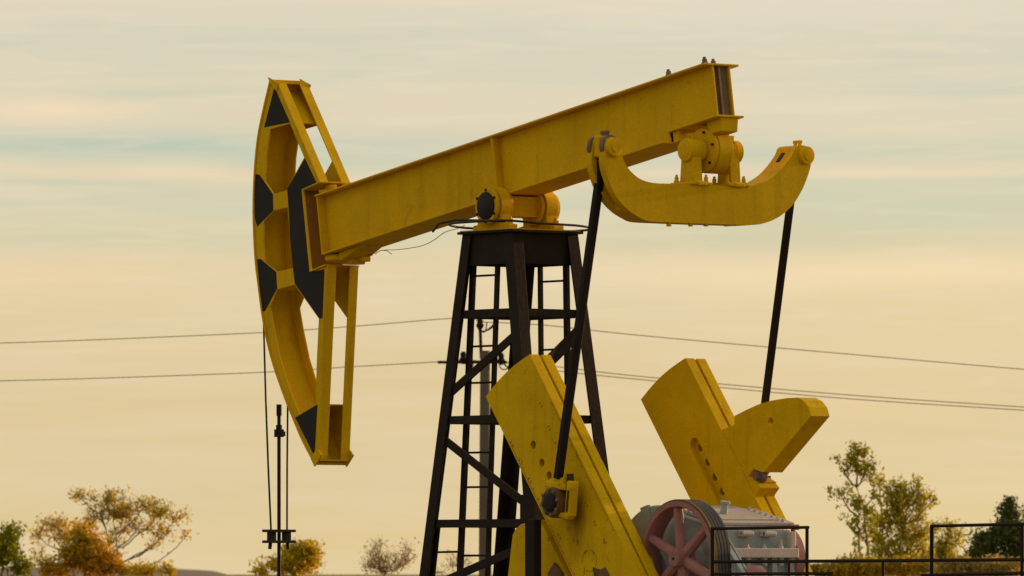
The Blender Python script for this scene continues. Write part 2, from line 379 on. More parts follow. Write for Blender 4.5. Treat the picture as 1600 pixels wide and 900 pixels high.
def bolt(parent, base, d, r=0.03, h=0.06, mt=M_RUST, name='bolt'):
    d = Vector(d).normalized(); base = Vector(base); m = MB()
    m.cyl(base, base + d * h * 0.25, r * 1.3, n=12); m.cyl(base + d * h * 0.25, base + d * h * 0.7, r, n=6); m.cyl(base + d * h * 0.7, base + d * h, r * 0.62, r * 0.58, n=8)
    return m.build(name, mt, parent)
for s_, y in ((bloc(U(1045, 118, -0.14))[0], -0.14), (BL - 0.045, -0.145), (BL - 0.10, 0.0), (BL - 0.38, 0.14)):
    bolt(beam, BP(s_, y, 0), bu, 0.024, 0.065)
# bearing seat under the rear end of the beam
m = MB(); bprism(m, [(BL - 0.17, -RD - 0.12), (BL - 0.03, -RD - 0.12), (BL + 0.0, -RD), (BL - 0.21, -RD)], -0.06, 0.14)
m.build('bearing_seat', M_Y, beam, bevel=0.006); m = MB()
bprism(m, [(NS + 0.03, -RD - 0.10), (NS + 0.12, -RD - 0.10), (NS + 0.12, -RD), (NS + 0.03, -RD)], -0.09, 0.14)
m.build('bearing_seat', M_Y, beam, bevel=0.006)

# --- horse head: outline and openings taken in the plane of its near side plate
HW = 0.18
def H(px, py): p = U(px, py, -HW); return (p.x, p.z)
arc_px = [(423, 124), (412, 171), (403, 217), (398, 271), (396.3, 331), (399, 400), (404, 445), (411.5, 500), (423.5, 556), (442, 612), (459, 655), (474, 690), (493, 726)]
def smooth_pts(P, k=5):
    out = []
    for i in range(len(P) - 1):
        p0 = P[max(i - 1, 0)]; p1 = P[i]; p2 = P[i + 1]; p3 = P[min(i + 2, len(P) - 1)]
        for j in range(k):
            t = j / k
            out.append(tuple(0.5 * (2 * p1[a] + (p2[a] - p0[a]) * t + (2 * p0[a] - 5 * p1[a] + 4 * p2[a] - p3[a]) * t * t + (3 * p1[a] - p0[a] - 3 * p2[a] + p3[a]) * t ** 3) for a in (0, 1)))
    out.append(P[-1]); return out
# circle fit through the rim so the arc is a true arc about the saddle
arcH = [H(*p) for p in arc_px]
def circ(p1, p2, p3):
    ax, ay = p1; bx, by = p2; cx, cy = p3
    d = 2 * (ax * (by - cy) + bx * (cy - ay) + cx * (ay - by))
    ux = ((ax * ax + ay * ay) * (by - cy) + (bx * bx + by * by) * (cy - ay) + (cx * cx + cy * cy) * (ay - by)) / d
    uy = ((ax * ax + ay * ay) * (cx - bx) + (bx * bx + by * by) * (ax - cx) + (cx * cx + cy * cy) * (bx - ax)) / d
    return ux, uy, math.hypot(ax - ux, ay - uy)
print('arc circle', circ(arcH[0], arcH[4], arcH[-1]), circ(arcH[0], arcH[3], arcH[7]))
arc = smooth_pts(arcH, 4)
back = [H(*p) for p in [(497, 718), (508, 470), (511, 414), (487, 424), (475, 297), (498, 284), (466, 208), (432, 128)]]
outer = arc + back
W1 = [H(*p) for p in [(422, 202), (453, 193), (475, 246), (449, 294), (449, 298), (427, 303), (414, 283), (416, 245)]]
W2 = [H(*p) for p in [(428, 329), (449, 324), (453, 370), (458, 419), (432, 424.5), (413, 409), (411, 378), (412, 346)]]
W3 = [H(*p) for p in [(433, 452), (460.5, 445), (498, 498), (495, 560), (493, 631), (468, 648), (453, 611), (437, 559), (427, 510), (422, 480)]]
m = MB(); T = 0.014
# curved front plate
fa = arc; n = len(fa); vs = []; fs = []
def nrm(i):
    a = fa[max(i - 1, 0)]; b = fa[min(i + 1, n - 1)]; d = Vector((b[0] - a[0], b[1] - a[1])).normalized(); return Vector((d.y, -d.x))
sg = 1 if nrm(n // 2).x > 0 else -1        # pointing inwards (+X)
for i in range(n):
    q = nrm(i) * sg
    for off in (0.0, 0.02):
        for y in (-HW - 0.012, HW + 0.012):
            vs.append(Vector((fa[i][0] + q.x * (off - 0.004), y, fa[i][1] + q.y * (off - 0.004))))
for i in range(n - 1):
    a = 4 * i; b = a + 4
    fs += [(a, a + 1, b + 1, b), (a + 2, b + 2, b + 3, a + 3), (a, b, b + 2, a + 2), (a + 1, a + 3, b + 3, b + 1)]
fs += [(0, 2, 3, 1), (4 * n - 4, 4 * n - 3, 4 * n - 1, 4 * n - 2)]
m.faces(vs, fs); head = m.build('horse_head', M_Y, PJ)
for sy in (-1, 1):
    m = MB(); m.prism_y(outer, sy * HW, sy * (HW - T), [W1, W2, W3]); m.build('side_plate', M_Y, head, bevel=0.002)
# rear flanges of the two plates, upper and lower run
def flange(P, Q, w, parent, y0, y1, name='rear_flange', t=0.012):
    P, Q = Vector((P[0], 0, P[1])), Vector((Q[0], 0, Q[1])); d = (Q - P).normalized(); nn = Vector((d.z, 0, -d.x))
    if nn.x < 0: nn = -nn
    m = MB(); vs = []
    for p in (P, Q):
        for o_ in (0, t):
            for y in (y0, y1): vs.append(p + nn * o_ + Vector((0, y, 0)))
    m.faces(vs, [(0, 1, 3, 2), (4, 6, 7, 5), (0, 2, 6, 4), (1, 5, 7, 3), (0, 4, 5, 1), (2, 3, 7, 6)]); return m.build(name, M_Y, parent, bevel=0.002)
for sy in (-1, 1):
    ya, yb = sy * (HW + 0.002), sy * (HW - 0.10)
    flange(H(432, 128), H(499, 285), 0.1, head, ya, yb)
    flange(H(511.5, 413), H(497, 719), 0.1, head, ya, yb)
# cross bars inside, top and bottom end plates with little ears
for P, Q in (((422, 128), (434, 129)), ((491, 719), (498, 719))):
    a, b = H(*P), H(*Q); m = MB(); m.bar((a[0], 0, a[1]), (b[0], 0, b[1]), 2 * HW - 0.03, 0.015); m.build('end_cap', M_Y, head)
for py, pts in ((0, [(420, 120.5), (427, 124.5), (437, 130), (433, 142), (424, 130)]), (1, [(493, 729), (487, 716), (497, 700), (504, 711)])):
    for sy in (-1, 1):
        m = MB(); m.prism_y([H(*p) for p in pts], sy * (HW + 0.015), sy * (HW + 0.001)); m.build('corner_ear', M_Y, head)
# gussets between plates seen inside at the top, above the beam, and under it
def panel(p0, p1, y0, y1, name='gusset', t=0.012, mt=M_Y):
    m = MB(); m.bar((p0[0], (y0 + y1) / 2, p0[1]), (p1[0], (y0 + y1) / 2, p1[1]), abs(y1 - y0), t); return m.build(name, mt, head)
panel(H(421, 140), H(455, 192), -HW + T, HW - T)
panel(H(463, 652), H(494, 632), -HW + T, HW - T)
panel(H(430, 303), H(449, 297), -HW + T, HW - T); panel(H(430, 329), H(449, 323), -HW + T, HW - T)
panel(H(434, 425), H(458, 419), -HW + T, HW - T); panel(H(434, 452), H(459, 445), -HW + T, HW - T)
# black painted fields, 2 mm proud of the near plate
for P in ([(429, 136), (413, 199), (453, 191)],
          [(399.5, 272), (405.6, 273), (426.5, 303), (427, 329), (402, 354), (398.5, 340), (398, 300)],
          [(402, 405), (407, 404.5), (431.5, 424.5), (433, 451), (414, 486), (410.5, 487), (405.5, 445)],
          [(476.5, 247.5), (449, 295), (451, 324), (453.5, 370), (458, 419), (461, 443), (499, 497.5), (504, 497), (507, 421), (487, 425), (474.5, 297), (495, 286)],
          [(496, 632), (461.5, 652.5), (491.5, 713)]):
    m = MB(); m.prism_y([H(*p) for p in P], -HW - 0.003, -HW + T + 0.002); m.build('painted_field', M_BLK, head)
# mounting channel between head and beam
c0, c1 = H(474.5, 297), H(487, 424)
m = MB(); m.bar((c0[0] + .008, 0, c0[1]), (c1[0] + .008, 0, c1[1]), 2 * HW + 0.01, 0.016); m.build('mounting_plate', M_BRN, head, bevel=0.003, label='brown plate facing the beam end')
m = MB(); m.bar((c0[0] + .008, -HW - 0.014, c0[1]), (c1[0] + .008, -HW - 0.014, c1[1]), 0.016, 0.024); m.build('plate_edge', M_Y, head)
e0, e1 = H(503, 284), H(511, 414)
for a, b, nm in ((c0, e0, 'hook_plate'), (c1, e1, 'hook_plate')):
    m = MB(); m.bar((a[0], 0, a[1]), (b[0], 0, b[1]), 2 * HW + 0.05, 0.014); m.build(nm, M_Y, head, bevel=0.003)
# hook lugs above the beam and the worn hinge seat under it
m = MB(); q = BP(0.10, 0, 0)
m.box(q + Vector((0, -0.08, 0.03)), (0.16, 0.03, 0.10)); m.box(q + Vector((0, 0.08, 0.03)), (0.16, 0.03, 0.10)); m.box(q + Vector((-0.05, 0, 0.02)), (0.10, 0.30, 0.03))
m.build('hook_lug', M_Y, head, bevel=0.008)
m = MB(); q = BP(0.09, 0, -DEP)
m.lathe(q + Vector((0.0, 0, -0.005)), (0, 0, -1), [(0, 0.15), (0.03, 0.17), (0.06, 0.16), (0.065, 0.10)], 28)
bprism(m, [(0.18, -DEP - 0.001), (0.55, -DEP - 0.001), (0.38, -DEP - 0.05), (0.2, -DEP - 0.09)], -0.12, 0.16)
m.box(q + Vector((0.10, 0.05, -0.075)), (0.16, 0.18, 0.05)); m.box(q + Vector((0.19, 0.10, -0.05)), (0.10, 0.12, 0.05))
m.build('hinge_seat', M_Y, head, bevel=0.01)
for k in range(9):
    m = MB(); c_ = q + Vector((random.uniform(0.0, 0.34), random.uniform(-0.05, 0.2), 0))
    c_.z = BP(0.09 + (c_.x - q.x), 0, -DEP).z - random.uniform(0.02, 0.085)
    m.box(c_, (random.uniform(.02, .06), random.uniform(.03, .06), random.uniform(.02, .04)), Matrix.Rotation(random.uniform(0, 3), 3, 'Y')); m.build('hinge_bolt', M_RUST, head)

# --- saddle bearing
TX = -0.05
zc = U(762, 321, -0.42).z; ztop = U(800, 361, -0.41).z
m = MB(); m.box((TX, 0, zc), (0.20, 0.42, 0.19)); sad = m.build('saddle_bearing', M_Y, PJ, bevel=0.01)
for y0, y1 in ((-0.375, -0.16), (0.15, 0.38)):
    m = MB(); dd = y1 - y0
    m.lathe((TX, y0, zc), (0, 1, 0), [(0, 0.150), (0.0, 0.162), (0.03, 0.168), (0.031, 0.145), (0.05, 0.145), (0.051, 0.178), (dd - .05, 0.175), (dd - .049, 0.150), (dd, 0.145)], 40)
    m.build('bearing_housing', M_Y, sad, smooth=True)
    m = MB(); m.prism_y([(TX - 0.27, ztop + 0.02), (TX + 0.27, ztop + 0.02), (TX + 0.27, ztop + 0.075), (TX + 0.17, ztop + 0.09), (TX + 0.15, zc), (TX - 0.15, zc), (TX - 0.17, ztop + 0.09), (TX - 0.27, ztop + 0.075)], y0 + 0.055, y1 - 0.055)
    m.build('pedestal', M_Y, sad, bevel=0.008)
    for sx in (-1, 1):
        m = MB(); b_ = Vector((TX + sx * 0.22, (y0 + y1) / 2, ztop + 0.075)); m.cyl(b_, b_ + Vector((0, 0, .05)), 0.03, n=6); m.cyl(b_ + Vector((0, 0, .05)), b_ + Vector((0, 0, .075)), .016, n=8); m.build('bolt', M_Y, sad)
m = MB(); m.lathe((TX, -0.388, zc), (0, 1, 0), [(0, 0.118), (0.004, 0.128), (0.012, 0.128)], 36); m.build('cap_disc', M_BLK, sad, smooth=True)
for k in range(6):
    m = MB(); a = PI / 6 + k * PI / 3; c_ = Vector((TX + 0.146 * math.cos(a), -0.384, zc + 0.146 * math.sin(a))); m.cyl(c_, c_ + Vector((0, .012, 0)), 0.014, n=8); m.build('bolt', M_BLK, sad)

# --- samson post (tower): four leaning box legs
TYt, TYb, TXt, TXb = 0.388, 0.548, 0.368, 1.147         # half spans at the top and at the ground
def leg_c(sx, sy, z):
    t = (ztop - z) / (ztop - 0.1); return Vector((TX + 0.03 + sx * (TXt + (TXb - TXt) * t), sy * (TYt + (TYb - TYt) * t), z))
m = MB(); m.box((TX + 0.03, 0, ztop + 0.008), (2 * TXt + 0.07, 2 * TYt + 0.07, 0.024)); post = m.build('samson_post', M_TOW, PJ, bevel=0.003)
pl = MB(); pl.box((TX + 0.03, 0, ztop + 0.0255), (2 * TXt + 0.03, 2 * TYt + 0.03, 0.010)); pl.build('saddle_plate', M_Y, post)
for sx in (-1, 1):
    for sy in (-1, 1):
        a, b = leg_c(sx, sy, ztop - 0.005), leg_c(sx, sy, 0.1)
        m = MB(); LW, LT = 0.128, 0.018; vs = []
        for p in (a, b):
            for i, j in ((0, 0), (LW, 0), (LW, LT), (LT, LT), (LT, LW), (0, LW)): vs.append(p + Vector((-sx * i, -sy * j, 0)))
        m.faces(vs, [(0, 1, 2, 3, 4, 5), (11, 10, 9, 8, 7, 6)] + [(i, (i + 1) % 6, 6 + (i + 1) % 6, 6 + i) for i in range(6)]); m.build('leg', M_TOW, post, bevel=0.003)
zb = ztop - 0.29
for sy in (-1, 1):
    a0, a1 = leg_c(-1, sy, ztop), leg_c(1, sy, ztop); b0, b1_ = leg_c(-1, sy, zb), leg_c(1, sy, zb)
    m = MB(); m.prism_y([(a0.x, ztop - .006), (a1.x, ztop - .006), (b1_.x, zb), (b0.x, zb)], sy * (TYt - 0.022), sy * (TYt - 0.036)); m.build('head_panel', M_TOW, post)
for sx in (-1, 1):
    xx = leg_c(sx, 1, ztop - .15).x
    m = MB(); m.box((xx - sx * 0.045, 0, ztop - 0.148), (0.014, 2 * TYt - 0.08, 0.284)); m.build('head_panel', M_TOW, post)
def zrow(y, px=815): return EYE + (HY - y) / 170.0
for y in (491, 656, 818):
    z = zrow(y)
    for sy in (-1, 1):
        q_ = Vector((0, -sy * 0.045, 0)); m = MB(); m.bar(leg_c(-1, sy, z) + q_ + Vector((.02, 0, 0)), leg_c(1, sy, z) + q_ - Vector((.02, 0, 0)), 0.05, 0.075); m.build('cross_bar', M_TOW, post)
    for sx in (-1, 1):
        q_ = Vector((-sx * 0.05, 0, 0)); m = MB(); m.bar(leg_c(sx, -1, z) + q_ + Vector((0, .02, 0)), leg_c(sx, 1, z) + q_ - Vector((0, .02, 0)), 0.05, 0.07, up=(1, 0, 0)); m.build('cross_bar', M_TOW, post)
def brace(sa, za, sb, zb_, w=0.075):
    q_ = Vector((0, -sa[1] * 0.030, 0)) if sa[1] == sb[1] else Vector((-sa[0] * 0.034, 0, 0)); m = MB(); m.bar(leg_c(*sa, za).lerp(leg_c(*sb, zb_), .02) + q_, leg_c(*sa, za).lerp(leg_c(*sb, zb_), .98) + q_, 0.022, w, up=(0, 1, 0) if sa[1] == sb[1] else (1, 0, 0)); m.build('brace', M_TOW, post)
brace((-1, -1), zrow(622), (1, -1), zrow(518)); brace((-1, -1), zrow(680), (1, -1), zrow(800)); brace((-1, -1), zrow(925), (1, -1), zrow(845))
brace((1, -1), zrow(612), (1, 1), zrow(505), 0.11); brace((1, -1), zrow(680), (1, 1), zrow(800), 0.08)
m = MB(); q = leg_c(1, -1, zrow(800)); m.box(q + Vector((-0.07, -0.008, 0.02)), (0.20, 0.012, 0.26)); m.build('gusset', M_TOW, post)
# ladders inside the tower
def ladder(pts_l, pts_r, Y, rows, label):
    L = MB()
    a, b = U(*pts_l[0], Y), U(*pts_l[1], Y); c, d = U(*pts_r[0], Y), U(*pts_r[1], Y)
    L.bar(a, b, 0.035, 0.06); L.bar(c, d, 0.035, 0.04); l = L.build('ladder', M_TOW, PJ, label=label)
    for y in rows:
        z = zrow(y)
        p = a + (b - a) * ((z - a.z) / (b.z - a.z)); q = c + (d - c) * ((z - c.z) / (d.z - c.z))
        m = MB(); m.cyl(p, q, 0.010, n=8); m.build('rung', M_TOW, l)
ladder([(740, 405), (716, 960)], [(778, 405), (760, 960)], -0.30, (431, 485, 541, 598, 652, 707, 761, 815, 868), 'left ladder inside the tower')
ladder([(884.5, 405), (892, 960)], [(844, 405), (849, 960)], 0.36, (438, 491, 545, 601, 655, 710, 765), 'right ladder inside the tower')
m = MB(); m.bar(U(684, 818, -0.40), U(672, 930, -0.40), 0.03, 0.06)
for y in (863, 918): m.cyl(U(676, y, -0.38), U(718, y - 1, -0.38), 0.010, n=8)
m.build('lower_ladder', M_TOW, PJ)
# cable hoop round the tower top
def hoop(hx0, hx1, hy0, hy1, z0, z1, r=0.012):
    pts = []; n = 48
    for i in range(n + 1):
        a = 2 * PI * i / n; cx, cy = (hx0 + hx1) / 2, (hy0 + hy1) / 2
        ex, ey = math.cos(a), math.sin(a)
        x = cx + (hx1 - hx0) / 2 * math.copysign(abs(ex) ** 0.45, ex); y = cy + (hy1 - hy0) / 2 * math.copysign(abs(ey) ** 0.45, ey)
        pts.append((x, y, z0 + (z1 - z0) * (0.5 + 0.5 * math.sin(a))))
    return pts
m = MB(); m.tube(hoop(-0.62, 0.50, -0.50, 0.56, ztop + 0.10, ztop + 0.04), 0.011); m.build('cable_hoop', M_CAB, post)
m = MB(); m.tube([(-0.95, -0.30, ztop + 0.05), (-0.7, -0.42, ztop + 0.11), (-0.4, -0.45, ztop + 0.13), (0.0, -0.45, ztop + 0.11), (0.3, -0.42, ztop + 0.09)], 0.011); m.build('cable_hoop', M_CAB, post)
# thin loose wire under the beam
m = MB()
pts = [U(p[0], p[1], -0.1) for p in smooth_pts([(586, 397), (597, 391), (622, 390), (655, 385), (675, 377), (695, 363), (715, 357), (726, 352)], 5)]
m.tube(pts, 0.004, 6); m.tube([U(597, 391, -0.1), U(605, 392, -0.1), U(612, 397, -0.1)], 0.004, 6); m.build('loose_wire', M_WIRE, PJ)

# --- equalizer: curved cross beam at the rear
EX0, EX1 = 2.56, 2.81
def E(px, py): p = UXp(px, py, EX1); return (p.y, p.z)
eo = [(944, 243), (944.5, 256), (948, 272), (956, 294), (968, 314), (984, 330), (1000, 340), (1014, 345.5), (1050, 347.5), (1100, 349.5), (1150, 351), (1178, 351.5), (1200, 347), (1220, 337), (1238, 321), (1251, 301), (1260, 281), (1266, 262), (1269, 243)]
et = [(1266, 232), (1256, 227), (1244, 229), (1239, 240), (1228, 256), (1213, 272), (1196, 283), (1178, 289.5), (1160, 291), (1100, 289), (1050, 287), (1022, 286), (1003, 281), (990, 272), (979, 259), (972, 243), (968, 226), (958, 214), (948, 217)]
epoly = [E(*p) for p in smooth_pts(eo, 3) + smooth_pts(et, 3)]
m = MB(); m.prism_x(epoly, EX0, EX1)
# fork slots for the pitman arms are cut as gaps: rebuild the beam as two cheeks at the ends and a full middle
m.bm.free()
YN = E(957, 230)[0]; YF = E(1258, 243)[0]
def clip(poly, a, b):           # keep a <= y <= b
    def cut(P, f):
        out = []
        for i in range(len(P)):
            p, q = P[i], P[(i + 1) % len(P)]; fp, fq = f(p), f(q)
            if fp >= 0: out.append(p)
            if fp * fq < 0: t = fp / (fp - fq); out.append((p[0] + (q[0] - p[0]) * t, p[1] + (q[1] - p[1]) * t))
        return out
    return cut(cut(poly, lambda p: p[0] - a), lambda p: b - p[0])
yc = -1.02
mid = clip(epoly, yc, 5.0); nearp = clip(epoly, -5.0, yc)
m = MB(); m.prism_x(mid, EX0 + 0.074, EX1 - 0.074); eq = m.build('equalizer', M_Y, PJ)
for x0, x1 in ((EX0, EX0 + 0.075), (EX1 - 0.075, EX1)):
    m = MB(); m.prism_x(epoly, x0, x1); m.build('fork_cheek', M_Y, eq)
zn = E(957, 230)[1]; zf = E(1258, 243)[1]
for y, z, x0 in ((YN, zn, EX1), (YF, zf, EX1)):
    m = MB(); m.lathe((x0 - 0.02, y, z), (1, 0, 0), [(0, 0.082), (0.055, 0.082), (0.062, 0.074), (0.063, 0.045), (0.075, 0.045), (0.076, 0.02)], 32); m.build('pin', M_Y, eq, smooth=True)
    m = MB(); m.lathe((EX0 + 0.02, y, z), (-1, 0, 0), [(0, 0.08), (0.05, 0.08), (0.055, 0.06)], 32); m.build('pin', M_Y, eq, smooth=True)
# block on the near pin with greyish worn clamps
m = MB(); m.box((2.685, YN + 0.0, zn + 0.01), (0.085, 0.16, 0.19)); m.build('pin_block', M_Y, eq, bevel=0.015)
m = MB(); m.cyl((2.575, YN - .005, zn + 0.01), (2.615, YN - .005, zn + 0.01), 0.098, n=24); m.build('clamp_ring', M_RUST, eq, smooth=True, label='worn rusty clamp ring on the near pin')
m = MB(); m.cyl((2.75, YN - .005, zn + 0.01), (2.795, YN - .005, zn + 0.01), 0.098, n=24); m.build('clamp_ring', M_RUST, eq, smooth=True, label='worn rusty clamp ring on the near pin')
for y, z in ((YN, zn + .09), (YF, zf + 0.08)):
    for dxx in (-0.025, 0.035):
        m = MB(); m.cyl((2.70 + dxx, y, z), (2.70 + dxx, y, z + 0.06), 0.018, n=10); m.cyl((2.70 + dxx - .02, y, z + 0.045), (2.70 + dxx + .02, y, z + 0.045), 0.016, n=8); m.build('lifting_lug', M_RUST if y < 0 else M_Y, eq)
# slot at the far end where the arm's pin shows
m = MB()
sl_ = [E(*p) for p in [(1236, 232), (1240, 250)]]
q1 = E(1240, 238); q2 = E(1231, 252); m.bar((2.67, q1[0], q1[1]), (2.67, q2[0], q2[1]), 0.045, 0.012, up=(1, 0, 0)); m.build('slot', M_HOLE, eq)
# underside bolts
for py_ in (1045, 1079, 1103, 1135):
    p = UXp(py_, 348.5, 2.78); m = MB(); m.cyl(p + Vector((0, 0, 0.0)), p + Vector((0, 0, -0.03)), 0.022, n=8); m.build('bolt', M_Y, eq)
# centre bearing on the equalizer
bx = 2.685; bz = U(1066, 235, -0.24).z; byc = 0.0; zt = E(1100, 289)[1]
byN = (1062 - 815) / 171.5 / ST - bx * CT / ST
m = MB(); m.lathe((bx, byN, bz), (0, 1, 0), [(0, 0.07), (0.003, 0.098), (0.012, 0.104), (0.17, 0.104), (0.171, 0.085), (0.54, 0.085), (0.541, 0.104), (0.60, 0.104), (0.61, 0.09)], 36); cb = m.build('centre_bearing', M_Y, PJ, smooth=True)
m = MB(); m.lathe((bx, byN - 0.004, bz), (0, 1, 0), [(0, 0.06), (0.004, 0.064), (0.008, 0.064)], 32); m.build('cap_disc', M_Y, cb, smooth=True)
m = MB(); yy = byN + 0.20
m.lathe((bx, yy, bz), (0, 1, 0), [(0, 0.17), (0.0, 0.195), (0.03, 0.2), (0.031, 0.185), (0.05, 0.185), (0.051, 0.2), (0.20, 0.2), (0.201, 0.18)], 44)
m.box((bx + 0.03, yy + 0.12, bz + 0.12), (0.22, 0.16, 0.20))
m.build('bearing_housing', M_Y, cb, smooth=True, bevel=0.003)
for k in range(6):
    m = MB(); a = k * PI / 3 + 0.3; c_ = Vector((bx + 0.165 * math.cos(a), yy - 0.018, bz + 0.165 * math.sin(a))); m.cyl(c_, c_ + Vector((0, .018, 0)), 0.013, n=6); m.build('bolt', M_HOLE, cb)
for y0, y1 in ((byN + 0.03, byN + 0.13), (byN + 0.46, byN + 0.57)):
    m = MB(); m.prism_y([(bx - 0.15, zt - 0.005), (bx + 0.16, zt - 0.005), (bx + 0.16, zt + 0.025), (bx + 0.10, zt + 0.04), (bx + 0.075, bz), (bx - 0.075, bz), (bx - 0.10, zt + 0.04), (bx - 0.15, zt + 0.025)], y0, y1)
    m.box((bx, (y0 + y1) / 2, zt + 0.012), (0.30, 0.24, 0.024)); m.build('pedestal', M_Y, cb, bevel=0.006)
    m = MB(); c_ = Vector((bx + 0.01, (y0 + y1) / 2, bz + 0.095)); m.box(c_ + Vector((-.02, 0, .02)), (.014, .06, .06)); m.box(c_ + Vector((.02, 0, .02)), (.014, .06, .06)); m.build('lug', M_Y, cb, bevel=0.004)
    for sy in (-1, 1):
        bolt(cb, ((bx + 0.09), (y0 + y1) / 2 + sy * 0.095, zt + 0.02), (0, 0, 1), 0.020, 0.075, M_Y)
        bolt(cb, ((bx - 0.09), (y0 + y1) / 2 + sy * 0.095, zt + 0.02), (0, 0, 1), 0.020, 0.075, M_Y)

# --- cranks
SH = Vector((2.55, 0, 1.72))                      # slow shaft
CYN, CYF = 0.78, 1.02                             # inner and outer face
def K(px, py, Y=-1.02): p = U(px, py, Y); return (p.x, p.z)
kA, kB = K(761, 617), K(825, 557)
kC, kD = K(891, 900), K(1001, 900)
# crank axes: long direction from the two side edges
e1v = Vector((kC[0] - kA[0], kC[1] - kA[1])).normalized(); e2v = Vector((kD[0] - kB[0], kD[1] - kB[1])).normalized()
ax = (e1v + e2v).normalized(); pn = Vector((-ax.y, ax.x))           # pn: towards up-right
s0 = Vector(kA).dot(ax); s1 = Vector(kB).dot(ax); tA = Vector(kA).dot(pn); tB = Vector(kB).dot(pn)
tC = Vector(kC).dot(pn); tD = Vector(kD).dot(pn)
print('crank', kA, kB, kC, kD, 'axis', ax, math.degrees(math.atan2(ax.y, ax.x)), s0, s1, tA, tB, tC, tD, 'shaft', Vector((SH.x, SH.z)).dot(ax), Vector((SH.x, SH.z)).dot(pn))
tmid = (tA + tB + tC + tD) / 4; hw = (abs(tB - tA) + abs(tD - tC)) / 4
shs = Vector((SH.x, SH.z)).dot(ax)
SH = Vector(((ax * shs + pn * tmid).x, 0, (ax * shs + pn * tmid).y))
def CK(s, t): q = ax * (shs - s) + pn * (tmid + t); return (q.x, q.y)     # s: from the shaft outwards
LA, LB = shs - s0, shs - s1
def crank_outline(h):
    P = [CK(-0.45, -h), CK(-0.45, h), CK(LB, h)]
    for k in range(1, 6):
        u_ = k / 6; P.append(CK(LB + (LA - LB) * u_ + 0.035 * math.sin(PI * u_), h - 2 * h * u_))
    P.append(CK(LA, -h)); return P
def circ2(c, r, n=20): return [(c[0] + r * math.cos(2 * PI * i / n), c[1] + r * math.sin(2 * PI * i / n)) for i in range(n)]
def slot2(s_a, s_b, t, r, n=10):
    P = []
    for i in range(n + 1): a = -PI / 2 + PI * i / n; P.append(CK(s_b + r * math.cos(a), t + r * math.sin(a)))
    for i in range(n + 1): a = PI / 2 + PI * i / n; P.append(CK(s_a + r * math.cos(a), t + r * math.sin(a)))
    return P
def inv(px, py, Y): q = Vector(K(px, py, Y)); return shs - q.dot(ax), q.dot(pn) - tmid
hol = [inv(833, 695, -1.02), inv(846.5, 723, -1.02), inv(858, 743, -1.02)]
step = ((hol[0][0] - hol[1][0]) + (hol[1][0] - hol[2][0])) / 2
tt = sum(h_[1] for h_ in hol) / 3
holes = [(hol[0][0] - i * 0.19, tt * 0.5) for i in range(6)]
holes[0] = hol[0]; holes[1] = hol[1]; holes[2] = (hol[1][0] - (hol[0][0] - hol[1][0]), hol[1][1] * 2 - hol[0][1])
pin_s, pin_t = inv(857, 785, -1.24)
print('holes', hol, 'pin', pin_s, pin_t, 'LA', LA, LB, 'hw', hw)
slotA = inv(1086, 693, 0.78); slotB = inv(1131, 790, 0.78)
print('slot', slotA, slotB)
M_YN = M_YC.copy(); M_YN.name = 'crank_paint_oil_run'
_t = M_YN.node_tree; _b = _t.nodes['Principled BSDF']; _src = _b.inputs['Base Color'].links[0].from_socket
_sp = _t.nodes.new('ShaderNodeSeparateXYZ'); _t.links.new(_t.nodes.new('ShaderNodeTexCoord').outputs['Object'], _sp.inputs[0])
_n = _t.nodes.new('ShaderNodeTexNoise'); _n.inputs['Scale'].default_value = 7; _n.inputs['Detail'].default_value = 6; _t.links.new(_t.nodes.new('ShaderNodeTexCoord').outputs['Object'], _n.inputs['Vector'])
_px, _pz = CK(pin_s, pin_t)
_x = math_n(_t, 'ABSOLUTE', math_n(_t, 'ADD', math_n(_t, 'SUBTRACT', _sp.outputs[0], _px + 0.13), math_n(_t, 'MULTIPLY', math_n(_t, 'SUBTRACT', _n.outputs['Fac'], .5), 0.10)))
_fx = _t.nodes.new('ShaderNodeMapRange'); _fx.inputs[1].default_value = 0.16; _fx.inputs[2].default_value = 0.02; _t.links.new(_x, _fx.inputs[0])
_z = math_n(_t, 'SUBTRACT', _pz + 0.12, _sp.outputs[2])
_fz = _t.nodes.new('ShaderNodeMapRange'); _fz.inputs[1].default_value = 0.0; _fz.inputs[2].default_value = 0.15; _t.links.new(_z, _fz.inputs[0])
_fe = _t.nodes.new('ShaderNodeMapRange'); _fe.inputs[1].default_value = 0.75; _fe.inputs[2].default_value = 0.30; _t.links.new(_z, _fe.inputs[0])
_f = math_n(_t, 'MULTIPLY', math_n(_t, 'MULTIPLY', _fx.outputs[0], _fz.outputs[0]), math_n(_t, 'MULTIPLY', _fe.outputs[0], 0.75))
_m = _t.nodes.new('ShaderNodeMixRGB'); _t.links.new(_f, _m.inputs[0]); _t.links.new(_src, _m.inputs[1]); _m.inputs[2].default_value = (0.16, 0.07, 0.005, 1)
_t.links.new(_m.outputs[0], _b.inputs['Base Color'])
cranks = []
